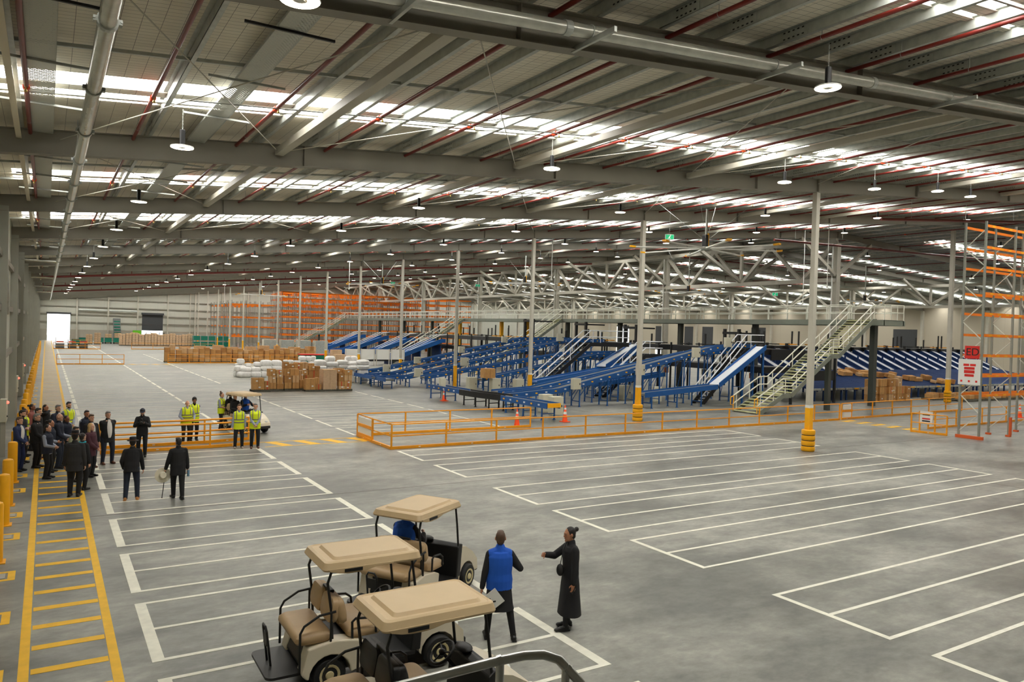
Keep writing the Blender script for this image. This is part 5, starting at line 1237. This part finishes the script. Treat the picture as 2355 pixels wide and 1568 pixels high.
# ------------------------------------------------------------------ chutes with white slides
proto = None
for i in range(20):
    x = 52.6 + 2.05 * i; lab = 'white sloping sorting chute with deep blue sides, %s along the row' % nth(i)
    if proto is None:
        proto = thing('sorting_chute', lab, 'chute', (x, 43., 0), 0, 'row of sorting chutes')
        A = V((0, 0, 2.15)); B = V((0, 4.1, 4.0)); Z = V((0, 0, 1)); n = V((1, 0, 0)); w = .66
        m = M(); m.loft([[p + n * w / 2, p - n * w / 2, p - n * w / 2 - Z * .06, p + n * w / 2 - Z * .06] for p in (A, B)]); m.build('slide_bed', 'slide_white', proto)
        for s in (-1, 1):
            m = M(); m.loft([[p + n * s * w / 2 + Z * .03, p + n * s * (w / 2 + .12) + Z * .03, p + n * s * (w / 2 + .12) - Z * .42, p + n * s * w / 2 - Z * .42] for p in (A, B)]); m.build('side_wall', 'blue_dark', proto)
        M().b2((-.5, 3.9, 3.95), (.5, 4.3, 4.2)).build('head_box', 'black_metal', proto)
        m = M(); m.box((.85, 1.6, 1.7), (.12, .12, 3.4)); m.bar((.85, .2, 2.1), (.85, 3.8, 3.4), .08, .2); m.build('chute_support', 'blue_dark', proto)
    else: dup(proto, (x, 43., 0), None, lab)
proto = None
for i in range(10):
    x = 51.4 + 4.1 * i; lab = 'wide deep blue roller table at the foot of the chutes, %s section' % nth(i)
    if proto is None:
        proto = thing('roller_table', lab, 'roller table', (x, 37.6, 0), 0, 'blue roller tables'); W = 4.08
        m = M(); m.loft([[V((0, 0, .82)), V((0, 0, .98)), V((W, 0, .98)), V((W, 0, .82))], [V((0, 5.6, 1.98)), V((0, 5.6, 2.14)), V((W, 5.6, 2.14)), V((W, 5.6, 1.98))]]); m.build('table_bed', 'blue_dark', proto)
        m = M()
        for q in range(26): y = .1 + q * .21; z = .985 + y * 1.16 / 5.6; m.b2((.05, y - .02, z), (W - .05, y + .02, z + .015))
        m.build('roller_set', 'blue_dark', proto)
        for q in range(4):
            xx = .3 + q * 1.15; M().b2((xx - .06, -.02, 0), (xx + .06, .10, .9)).build('leg', 'blue_dark', proto)
        m = M()
        for q in range(4): m.b2((.1 + q * 1.02, -.10, .86), (.95 + q * 1.02, .0, 1.02))
        m.build('end_stop', 'galv', proto); m = M(); m.b2((1.2, -.12, .89), (1.75, -.09, .99)); m.build('lane_label', 'yellow', proto)
    else: dup(proto, (x, 37.6, 0), None, lab)
# ------------------------------------------------------------------ blue slides at the rear, white cabinets
for i, y in enumerate((91.2, 101., 111., 121.)):
    t = thing('wide_blue_slide', 'broad bright blue parcel slide at the rear, %s from the camera' % nth(i), 'slide', (37.4, y, 0), 0, 'broad blue slides')
    prof = [(0, .9), (2.2, 1.15), (8.0, 3.2), (8.6, 3.2), (8.6, 3.0), (8.0, 2.95), (2.2, .9), (0, .6)]
    m = M(); m.prism(prof, 0, 3.0, 'y'); m.build('slide_bed', 'blue', t)
    for s in (-.1, 3.0): m = M(); m.prism([(a, b + (.32 if q < 4 else 0)) for q, (a, b) in enumerate(prof)], s, s + .1, 'y'); m.build('side_wall', 'blue', t)
    for x in (1., 5., 8.): M().b2((x, .2, 0), (x + .12, 2.8, .6 + x * .25)).build('leg_frame', 'blue_dark', t)
    for k in range(3):
        m = M(); m.path([(2.2 + k * .5, -.4, 1.9), (6.6 + k * .5, -.4, 4.0), (8.6, -.4, 4.1)], .05, 6); m.build('handrail', 'slide_white', t)
proto = None
for i in range(4):
    lab = 'white panelled cage cart in front of the rear blue slides, %s in its row' % nth(i)
    if proto is None:
        proto = thing('panel_cart', lab, 'cart', (31.4, 89.5, 0), 0, 'white panelled carts')
        M().b2((0, 0, .75), (1.9, .08, 2.05)).build('panel', 'white', proto); M().b2((0, .08, .55), (1.9, 1.0, .75)).build('cart_bed', 'black_metal', proto)
        for x in (.1, 1.8): M().b2((x - .05, 0, 0), (x + .05, .1, 2.1)).build('cart_post', 'steel_paint', proto)
    else: dup(proto, (31.4 + 2.02 * i, 89.5, 0), None, lab)
# ------------------------------------------------------------------ cartons, bags, pallets
CART=[ (12.54, 13.36, 0.21, 0.57, 55),(12.53, 13.35, 0.57, 1.04, 55),(13.38, 13.75, 0.2, 0.81, 55),(13.87, 14.32, 0.2, 0.66, 55.4),(13.81, 14.28, 0.66, 1.14, 55.4),(13.7, 14.25, 1.14, 1.41, 55.4),(13.7, 14.24, 1.41, 1.66, 55.4),(14.35, 14.84, 0.19, 0.58, 55.4),(14.34, 14.76, 0.58, 1.04, 55.4),(14.3, 14.75, 1.04, 1.3, 55.4),(14.27, 14.74, 1.3, 1.58, 55.4),(14.91, 15.42, 0.21, 0.65, 55.4),(14.89, 15.42, 0.65, 1.18, 55.4),(15.48, 15.97, 0.2, 0.66, 55.4),(15.47, 15.96, 0.66, 1.17, 55.4),(14.86, 15.31, 1.16, 1.66, 55.6),(15.34, 16.0, 1.16, 1.66, 55.6),(14.91, 15.31, 1.65, 2.14, 55.8),(16.07, 16.48, 0.17, 0.83, 55.6),(16.12, 16.39, 0.81, 1.51, 55.9),(16.16, 16.91, 0.13, 0.56, 54.4),(16.17, 16.9, 0.56, 1.0, 54.4),(16.92, 17.33, 0.12, 0.58, 54.4),(16.96, 17.23, 0.57, 1.05, 54.6),(18.67, 19.13, 0.09, 0.42, 54.4),(19.13, 19.62, 0.08, 0.41, 54.4),(18.66, 19.07, 0.42, 0.77, 54.4),(18.65, 19.04, 0.77, 1.37, 54.4),(19.08, 19.66, 0.41, 0.84, 54.4),(19.07, 19.68, 0.84, 1.24, 54.4),(19.08, 19.69, 1.24, 1.63, 54.4),(18.49, 19.22, 1.38, 1.72, 54.9),(15.68, 16.14, 1.57, 1.94, 57.2),(16.12, 16.73, 1.57, 2.01, 57.2),(16.69, 17.16, 1.56, 2.06, 57.3),(17.26, 17.75, 1.76, 1.96, 57.6),(17.19, 17.69, 1.45, 1.79, 57.2),(17.71, 18.09, 1.45, 1.77, 57.2),(16.75, 17.16, 1.07, 1.46, 57.2) ]
BAGS=[ (14.57, 15.77, 0.06, 0.54, 69.5),(14.49, 15.47, 0.49, 1.03, 70.2),(14.71, 15.36, 1.19, 1.62, 70.4),(14.83, 15.78, 0.53, 0.92, 69.6),(14.62, 15.25, 0.87, 1.16, 71),(15.45, 15.95, 0.88, 1.22, 70.4),(15.72, 16.6, 0.09, 0.54, 69.3),(15.74, 16.56, 0.51, 0.91, 69.4),(16.22, 16.86, 0.92, 1.33, 70.6),(16.57, 17.1, 0.12, 0.58, 69.2),(16.61, 17.56, 0.56, 1.02, 69.4),(16.61, 17.58, 1.01, 1.56, 69.5),(17.49, 18.36, 0.58, 1.04, 69),(17.51, 18.4, 1.03, 1.57, 69.2),(19.61, 20.25, 0.66, 1.06, 62),(19.37, 20.29, 1.05, 1.47, 62.2),(19.35, 20.26, 1.47, 1.95, 62.3),(20.37, 21.07, 0.9, 1.35, 62.4),(20.38, 21.43, 1.35, 1.78, 62.5),(20.41, 21.18, 1.77, 2.25, 62.6),(21.36, 22.23, 1.25, 1.55, 62.3),(21.34, 22.22, 1.55, 1.93, 62.3),(22.12, 22.99, 1.13, 1.48, 62.0),(22.16, 23.07, 1.47, 1.83, 62.2),(22.02, 22.55, 1.82, 2.25, 62.3),(22.53, 23.09, 1.82, 2.26, 62.3),(22.84, 23.83, 1.16, 1.56, 61.5),(22.85, 23.87, 1.56, 1.99, 61.6),(20.78, 21.48, 1.36, 1.84, 72),(21.45, 21.97, 1.36, 1.82, 72),(21.94, 22.43, 1.36, 1.85, 72),(18.78, 19.21, 1.39, 1.54, 70),(19.21, 19.71, 1.28, 1.54, 70),(19.73, 20.32, 1.34, 1.48, 70) ]
RND = random.Random(7)
BOXES = {}
def carton_proto(key, m_):
    t = thing('carton', 'proto', 'box'); M().b2((-.5, -.5, 0), (.5, .5, 1)).build('carton_body', m_, t)
    M().b2((-.502, -.06, .6), (.502, .06, 1.003)).build('tape_strip', 'tape', t)
    M().b2((-.15, -.506, .5), (.05, -.5, .66)).build('shipping_label', 'label', t)
    return t
def carton(x0, x1, y, d, z0, z1, label, group, rz=0., m_='carton', simple=False):
    """one cardboard carton: body, tape across the lid and front, paper label"""
    w, h = x1 - x0, z1 - z0
    t = thing('carton', label, 'box', ((x0 + x1) / 2, y + d / 2, z0), rz, group)
    body = M().b2((-w / 2, -d / 2, 0), (w / 2, d / 2, h)).build('carton_body', m_, t)
    if not simple:
        m = M(); m.b2((-.03, -d / 2 - .002, 0), (.03, d / 2 + .002, h + .002)); m.build('tape_strip', 'red_tape' if RND.random() < .12 else 'tape', t)
        if RND.random() < .5:
            a = RND.uniform(-.25, .15) * w; b = RND.uniform(.3, .6) * h; M().b2((a, -d / 2 - .004, b), (a + .14, -d / 2 - .001, b + .10)).build('shipping_label', 'label', t)
    return t
def pallet(x, y, w, d, label, group):
    t = thing('pallet', label, 'pallet', (x, y, 0), 0, group); m = M()
    for k in range(7): m.b2((-w / 2 + k * (w - .1) / 6, -d / 2, .115), (-w / 2 + .1 + k * (w - .1) / 6, d / 2, .14))
    m.build('deck_board', 'pallet', t); m = M()
    for k in range(3): q = -d / 2 + .05 + k * (d - .1) / 2; m.b2((-w / 2, q - .05, .025), (w / 2, q + .05, .115)); m.b2((-w / 2, q - .05, 0), (w / 2, q + .05, .02))
    m.build('bearer', 'pallet', t)
CM = ['carton', 'carton', 'carton_c', 'carton', 'carton_b']
for i, (x, y, w) in enumerate(((13.15, 55.35, 1.25), (14.3, 55.75, .98), (15.45, 55.75, 1.12), (16.35, 56.0, .55), (16.85, 54.75, 1.4), (18.05, 54.9, 1.0), (19.15, 54.9, 1.15), (15.9, 57.5, 1.1), (17.3, 57.6, 1.4))):
    pallet(x, y, w, 1.0, 'low grey pallet under the front cartons, %s across' % nth(i), 'pallets under the front cartons')
def where(x, z0): return ('bottom row', 'second row up', 'third row up', 'fourth row up', 'top')[min(4, int((z0 + .1) / .42))]
for i, (x0, x1, z0, z1, y) in enumerate(CART):
    z0 = max(.142, z0 - .05); z1 -= .05
    d = .52 if z1 - z0 > .3 else .45
    carton(x0 + .006, x1 - .006, y - .03, d, z0, z1 - .004, 'brown carton in the front carton stacks, %s, %s counted across' % (where(x0, z0), nth(i)), 'front cartons', 0, CM[i % 5])
for i, (x0, x1, z0, z1, y) in enumerate(((15.6, 16.2, .145, .85, 57.2), (16.25, 16.8, .145, 1.05, 57.2), (16.85, 17.2, .145, 1.05, 57.2), (17.25, 17.7, .145, .8, 57.2), (17.72, 18.1, .145, .8, 57.2), (15.6, 16.15, .855, 1.5, 57.2), (16.2, 16.75, 1.06, 1.5, 57.2), (17.2, 18.05, .81, 1.39, 57.2), (17.25, 17.75, 1.4, 1.7, 57.7))):
    carton(x0, x1, y, .5, z0, z1, 'brown carton in the second line behind the front stacks, %s, %s across' % (where(x0, z0), nth(i)), 'rear cartons of the front stacks', 0, CM[i % 5])
# shrink-wrapped load
def film():
    m = bpy.data.materials.new('clear_stretch_film'); m.use_nodes = True; nt = m.node_tree; b = nt.nodes['Principled BSDF']
    b.inputs['Base Color'].default_value = (.9, .88, .84, 1); b.inputs['Roughness'].default_value = .2; b.inputs['Alpha'].default_value = .13
    return m
MT['film'] = film()
def wrapped(x, y, w, d, h, label, group, m_='carton_b', sack=False):
    t = thing('wrapped_pallet', label, 'pallet load', (x, y, 0), 0, group)
    M().b2((-w / 2, -d / 2, 0), (w / 2, d / 2, .12)).build('pallet_base', 'pallet', t)
    n = max(2, int(h / .42))
    for k in range(n):
        z0 = .125 + (h - .125) * k / n; z1 = .125 + (h - .125) * (k + 1) / n - .006
        for s in (-1, 1):
            m = M()
            if sack: cushion(m, min(0, s * w / 2) + .005, max(0, s * w / 2) - .005, -d / 2, d / 2, z0, z1, .08)
            else: m.b2((min(0, s * w / 2) + .004, -d / 2, z0), (max(0, s * w / 2) - .004, d / 2, z1))
            m.build('packed_carton', m_, t, smooth=sack)
    m = M(); m.b2((-w / 2 - .012, -d / 2 - .012, .14), (w / 2 + .012, d / 2 + .012, h - .05)); m.build('stretch_film', 'film', t)
wrapped(18.0, 54.95, 1.02, 1.0, 1.62, 'tan cartons in clear stretch film between the front carton stacks', 'wrapped loads')
# white woven bags
def bag(x0, x1, y, z0, z1, label, group):
    w, h = x1 - x0, z1 - z0; d = min(.95, w * .95); m = M(); rr = random.Random(int(x0 * 100 + z0 * 37)); rings = []
    for k, (q, s) in enumerate(((0, .78), (.12, .95), (.4, 1.04), (.7, 1.02), (.9, .88), (1., .55))):
        a = w / 2 * s; b = d / 2 * s; r = min(a, b) * .55; off = rr.uniform(-.02, .02)
        rings.append([p + V((off + rr.uniform(-.03, .03), rr.uniform(-.03, .03), rr.uniform(-.012, .012))) for p in rrect(-a, a, -b, b, r, q * h, 4)])
    m.loft(rings); o = m.build('bulk_bag', 'bag', None, ((x0 + x1) / 2, y + .4, z0), 0, True, 0, 1); tag(o, label, 'bag', group)
for i, (x0, x1, z0, z1, y) in enumerate(BAGS):
    far = 'pile nearest the aisle' if x1 < 15.98 else 'pile behind the cartons' if y > 65 else 'pile beside the conveyor start'
    bag(x0, x1, y, max(.0, z0 if z0 > .2 else .0), z1 + .03, 'plump white woven bag, %s, %s, %s counted' % (far, where(x0, z0), nth(i)), 'white woven bags')
for i, (x0, x1, z0, z1, y) in enumerate(((19.45, 20.3, 0, .68, 62.1), (20.4, 21.2, 0, .5, 62.4), (20.4, 21.2, .5, .92, 62.4), (21.35, 22.1, 0, .65, 62.3), (21.35, 22.1, .65, 1.27, 62.3), (22.15, 22.85, 0, .6, 62.1), (22.15, 22.85, .6, 1.15, 62.1), (22.95, 23.8, 0, .6, 61.6), (22.95, 23.8, .6, 1.18, 61.6),
        (20.8, 21.6, 0, .7, 72), (20.8, 21.6, .7, 1.38, 72), (21.65, 22.4, 0, .7, 72), (21.65, 22.4, .7, 1.38, 72), (18.8, 19.5, 0, .7, 70), (18.8, 19.5, .7, 1.3, 70), (19.55, 20.3, 0, .7, 70), (19.55, 20.3, .7, 1.3, 70), (14.5, 15.3, 0, .5, 70.6), (15.5, 16., 0, .88, 70.6), (17.55, 18.35, 0, .6, 69.1), (14.6, 15.4, .0, .88, 71.3), (16.2, 16.9, 0, .93, 70.9), (14.75, 15.3, .88, 1.2, 70.9))):
    bag(x0, x1, y, z0, z1, 'white woven bag low in the bag piles, %s counted across' % nth(i), 'white woven bags')
# line of carton pallets behind the far barrier
for p in range(14):
    x = 12.35 + p * 1.27; y = 96.0 + (p % 3) * .12
    pallet(x, y, 1.15, 1.1, 'pallet of the far carton line, %s from the aisle' % nth(p), 'far carton line pallets')
    for c in range(2):
        z = .145; k = 0
        while z < 1.35 + .35 * RND.random():
            h = RND.uniform(.34, .62); w = .55 + RND.uniform(-.04, .02)
            carton(x - .56 + c * .565, x - .56 + c * .565 + w, y - .5 + RND.uniform(0, .06), .85, z, z + h, 'brown carton on the far carton line, %s pallet, %s stack, %s layer' % (nth(p), ('aisle-side', 'inner')[c], nth(k)), 'far carton line', 0, CM[(p + k + c) % 5], True)
            z += h + .003; k += 1
for p in range(9):
    x = 14.5 + p * 1.95; wrapped(x, 99.6 + (p % 2), 1.2, 1.1, 1.75 + .12 * (p % 3), 'wrapped carton load behind the far carton line, %s from the aisle' % nth(p), 'wrapped loads behind the far carton line', 'carton')
wrapped(29.6, 86.4, 1.2, 1., 1.5, 'wrapped carton load beside an aisle column', 'wrapped loads by the columns'); wrapped(31.2, 87.2, 1.2, 1., 1.3, 'lower wrapped carton load one place past the aisle column', 'wrapped loads by the columns'); wrapped(30.6, 90.6, 1.2, 1., 1.9, 'tall wrapped carton load behind the aisle column', 'wrapped loads by the columns')
t = thing('waste_skip', 'dark green skip with a red rim at the end of the far carton line', 'skip', (26.6, 91.6, 0)); M().b2((0, 0, .0), (3.2, 1.4, 1.15)).build('skip_body', 'teal', t); M().b2((-.05, -.05, 1.15), (3.25, 1.45, 1.28)).build('skip_rim', 'red', t)
# pale wrapped sacks and teal crates further off
for p in range(12): wrapped(12.1 + p * 1.08, 158 + (p % 2) * .15, 1.02, 1.1, 2.15 + .15 * (p % 3), 'pale wrapped sack load beyond the far barrier, %s from the aisle' % nth(p), 'pale wrapped sack loads', 'carton_b', True)
for p in range(8): wrapped(10.6 + p * 1.7, 171, 1.2, 1.1, 1.9 + .2 * (p % 2), 'pale wrapped load deepest in the hall, %s from the aisle' % nth(p), 'deepest wrapped loads', 'carton_b', True)
k = 0
for r in range(2):
    for c in range(5):
        t = thing('stillage_crate', 'teal plastic crate stack beside the pale loads, %s level, %s across' % (('lower', 'upper')[r], nth(c)), 'crate', (24.9 + c * 1.4, 157, 1.15 * r), 0, 'teal stillage crates')
        M().b2((-.62, -.5, .1), (.62, .5, .95)).build('crate_body', 'teal', t)
        m = M()
        for sx in (-.66, .66):
            for sy in (-.54, .54): m.b2((sx - .03, sy - .03, 0), (sx + .03, sy + .03, 1.13))
        m.build('cage_frame', 'galv', t)
proto = None
for c, (x, y) in enumerate(((5.9, 166), (7.2, 170), (9.0, 168), (10.4, 168), (11.9, 168), (13.4, 168), (4.4, 152.5))):
    lab = 'teal tub cart on the floor near the end doors, %s from the walkway' % nth(c)
    if proto is None:
        proto = thing('tub_cart', lab, 'cart', (x, y, 0), 0, 'teal tub carts'); M().b2((-.6, -.45, .3), (.6, .45, 1.15)).build('tub', 'teal', proto); M().b2((-.62, -.47, 1.15), (.62, .47, 1.2)).build('rim', 'black', proto)
        for sx in (-.5, .5): M().tube((sx, -.4, .15), (sx, .4, .15), .15, 10).build('wheel', 'black', proto)
    else: dup(proto, (x, y, 0), None, lab)
t = thing('incline_loader', 'teal cleated incline loader standing against the end wall', 'conveyor', (13.2, 184, 0))
m = M(); m.bar((0, 0, .4), (0, 3.6, 5.0), 1.5, .25); m.build('loader_frame', 'mezz_dark', t)
for k in range(7): m = M(); p = V((0, -.16, .5)).lerp(V((0, 3.44, 5.0)), (k + .3) / 7.4); m.box(p, (1.15, .12, .38)); m.build('cleat', 'teal', t)
tag(M().b2((15.9, 181, .5), (17.5, 181.4, 2.6)).build('lime_machine', 'lime', None), 'lime green machine panel near the end wall', 'machine'); M().b2((16., 181, 0), (17.4, 181.4, .5)).build('stand', 'black_metal', bpy.data.objects['lime_machine'])
def forklift(x, y, lab):
    t = thing('forklift', lab, 'forklift', (x, y, 0)); M().b2((-.5, -.9, .3), (.5, .9, 1.1)).build('chassis', 'black_metal', t, bevel=.05)
    for sx in (-.45, .45): M().b2((sx - .05, -1.1, .2), (sx + .05, -1.0, 2.3)).build('mast', 'black', t)
    for sx in (-.5, .5):
        for sy in (-.6, .6): M().tube((sx - .1, sy, .3), (sx + .1, sy, .3), .3, 12).build('wheel', 'black', t)
    m = M(); m.path([(-.45, -.8, 1.1), (-.45, -.6, 2.2), (-.45, .6, 2.2), (-.45, .8, 1.1)], .05, 6); m.path([(.45, -.8, 1.1), (.45, -.6, 2.2), (.45, .6, 2.2), (.45, .8, 1.1)], .05, 6); m.b2((-.5, -.6, 2.17), (.5, .6, 2.25)); m.build('overhead_guard', 'black', t)
forklift(18.4, 176, 'dark forklift parked before the half-open roller door'); forklift(20.9, 176, 'second dark forklift before the half-open roller door')
# trolleys of stacked pallets near the far barriers
for i, (x, y) in enumerate(((1.9, 141), (3.6, 141), (5.2, 141))):
    t = thing('pallet_trolley', 'dark trolley with stacked pallets behind the farther walkway barrier, %s across' % nth(i), 'trolley', (x, y, 0), 0, 'pallet trolleys')
    for k in range(4): M().b2((-.6, -.5, .0 + .2 * k), (.6, .5, .15 + .2 * k)).build('stacked_pallet', 'pallet' if k else 'black_metal', t)
    M().b2((-.62, .45, .1), (-.56, .5, 1.7 - .3 * i)).build('push_handle', 'black_metal', t)
    M().b2((-.5, -.4, .95), (.5, .4, 1.1)).build('red_tray', 'red', t)
for i, (x, y, z) in enumerate(((6.9, 163, 0), (8.3, 163, 0), (14.6, 175, 0), (15.6, 176, 0))): wrapped(x, y, 1.1, 1., 1.9 + .3 * (i % 2), 'loose tan pallet load near the end doorway, %s across' % nth(i), 'loads near the end doorway', 'carton_b', True)
for i in range(4):
    t = thing('machine_cabinet', 'pale grey machine cabinet between the aisle columns far off, %s across' % nth(i), 'cabinet', (27.8 + 2.2 * i, 112 - i, 0), 0, 'pale machine cabinets'); M().b2((-.95, -.6, 0), (.95, .6, 2.6)).build('case', 'steel_paint', t); M().b2((-.9, -.63, .1), (.9, -.6, 2.5)).build('door', 'galv', t)
# cartons and parcels by the chutes
for i in range(26):
    c = i % 9; r = i // 9; x = 56.0 + c * .62 + RND.uniform(-.05, .05); h = RND.uniform(.42, .62)
    hz_ = .62 * r
    if c > 6 and r > 1: continue
    carton(x, x + .56, 35.6 + (c % 2) * .15, .6, hz_, hz_ + .6, 'brown carton stacked on the floor at the blue roller tables, %s layer, %s across' % (nth(r), nth(c)), 'cartons by the chutes', 0, CM[i % 5])
for i in range(9):
    x = 64.5 + i * .9 + RND.uniform(-.2, .2); carton(x, x + .8, 35.2 + RND.uniform(0, .5), .7, .15, .15 + RND.uniform(.3, .5), 'flat carton on a low pallet behind the rack column, %s across' % nth(i), 'flat cartons behind the rack', 0, CM[i % 5], True)
    if i % 2 == 0: pallet(x + .6, 35.75, 1.7, 1.1, 'low pallet behind the rack column, %s' % nth(i // 2), 'pallets behind the rack')
def lying(x, y, dx, dy, h, rz, lab, mm):
    zt = .99 + (y - 37.6) * 1.16 / 5.6; t = thing('parcel', lab, 'parcel', (x, y, zt + .05), rz, 'parcels on the blue tables')
    M().b2((-dx / 2, -dy / 2, 0), (dx / 2, dy / 2, h)).build('parcel_body', mm, t, bevel=.01); t.rotation_euler[0] = .2
for i in range(44):
    u = RND.random(); x = 60.2 + 13 * u ** .9 + RND.uniform(-.6, .6); y = 42.0 - 4.0 * u + RND.uniform(-.7, .7); y = min(max(y, 38.), 42.8)
    lying(x, y, RND.uniform(.5, .95), RND.uniform(.4, .6), RND.uniform(.18, .42), RND.uniform(-.5, .5), 'tan parcel lying in the heap on the blue roller table, %s from the upper end' % nth(int(u * 43) if False else i), CM[i % 5])
for i in range(14):
    x = 66 + i * 1.35; carton(x, x + RND.uniform(.5, 1.), 33.2 + RND.uniform(0, .6), .6, .16, .16 + RND.uniform(.25, .6), 'tan parcel on the pallets in front of the chutes beyond the rack, %s across' % nth(i), 'parcels beyond the rack', 0, CM[i % 5], True)
for i in range(9): pallet(66.5 + 2.1 * i, 33.8, 2., 1.1, 'pallet in front of the chutes beyond the rack, %s across' % nth(i), 'pallets beyond the rack')
carton(29.1, 30., 50.6, .8, 1.13, 1.88, 'single brown carton at the low end of the take-away conveyor', 'conveyed parcels'); t = thing('parcel', 'long wrapped parcel at the foot of the short low conveyor', 'parcel', (34.9, 44.2, 1.2)); M().b2((-.7, -.2, 0), (.7, .2, .2)).build('parcel_body', 'carton_b', t, bevel=.04)
# ------------------------------------------------------------------ camera, daylight, view
def set_camera():
    yaw, pitch, roll, f = .55605178, -.01381306, .02896966, 1723.8
    cy, sy, cp, sp = cos(yaw), sin(yaw), cos(pitch), sin(pitch)
    fwd = V((sy * cp, cy * cp, sp)); right = V((cy, -sy, 0)); up = right.cross(fwd)
    r2 = right * cos(roll) + up * sin(roll); u2 = -right * sin(roll) + up * cos(roll)
    c = bpy.data.cameras.new('camera'); o = bpy.data.objects.new('camera', c); COL.objects.link(o)
    c.sensor_width = 36.; c.lens = 36. * f / 2355.; c.clip_end = 600; c.clip_start = .1
    mt = Matrix((r2, u2, -fwd)).transposed().to_4x4(); mt.translation = V((0, 0, 4.9)); o.matrix_world = mt
    SC.camera = o
set_camera()
w = bpy.data.worlds.new('daylight'); SC.world = w; w.use_nodes = True
bgn = w.node_tree.nodes['Background']; bgn.inputs[0].default_value = (.95, .98, 1, 1); bgn.inputs[1].default_value = 4.
SC.view_settings.view_transform = 'Standard'; SC.view_settings.look = 'None'; SC.view_settings.gamma = 1.; SC.view_settings.use_curve_mapping = False
SC.view_settings.exposure = .2
SC.cycles.max_bounces = 5; SC.cycles.diffuse_bounces = 4; SC.cycles.use_adaptive_sampling = True; SC.cycles.adaptive_threshold = .03; SC.cycles.glossy_bounces = 2; SC.cycles.transparent_max_bounces = 6; SC.cycles.transmission_bounces = 2
SC.cycles.use_denoising = True; SC.cycles.caustics_reflective = False; SC.cycles.caustics_refractive = False; SC.cycles.sample_clamp_indirect = 8.
SC.cycles.use_light_tree = True
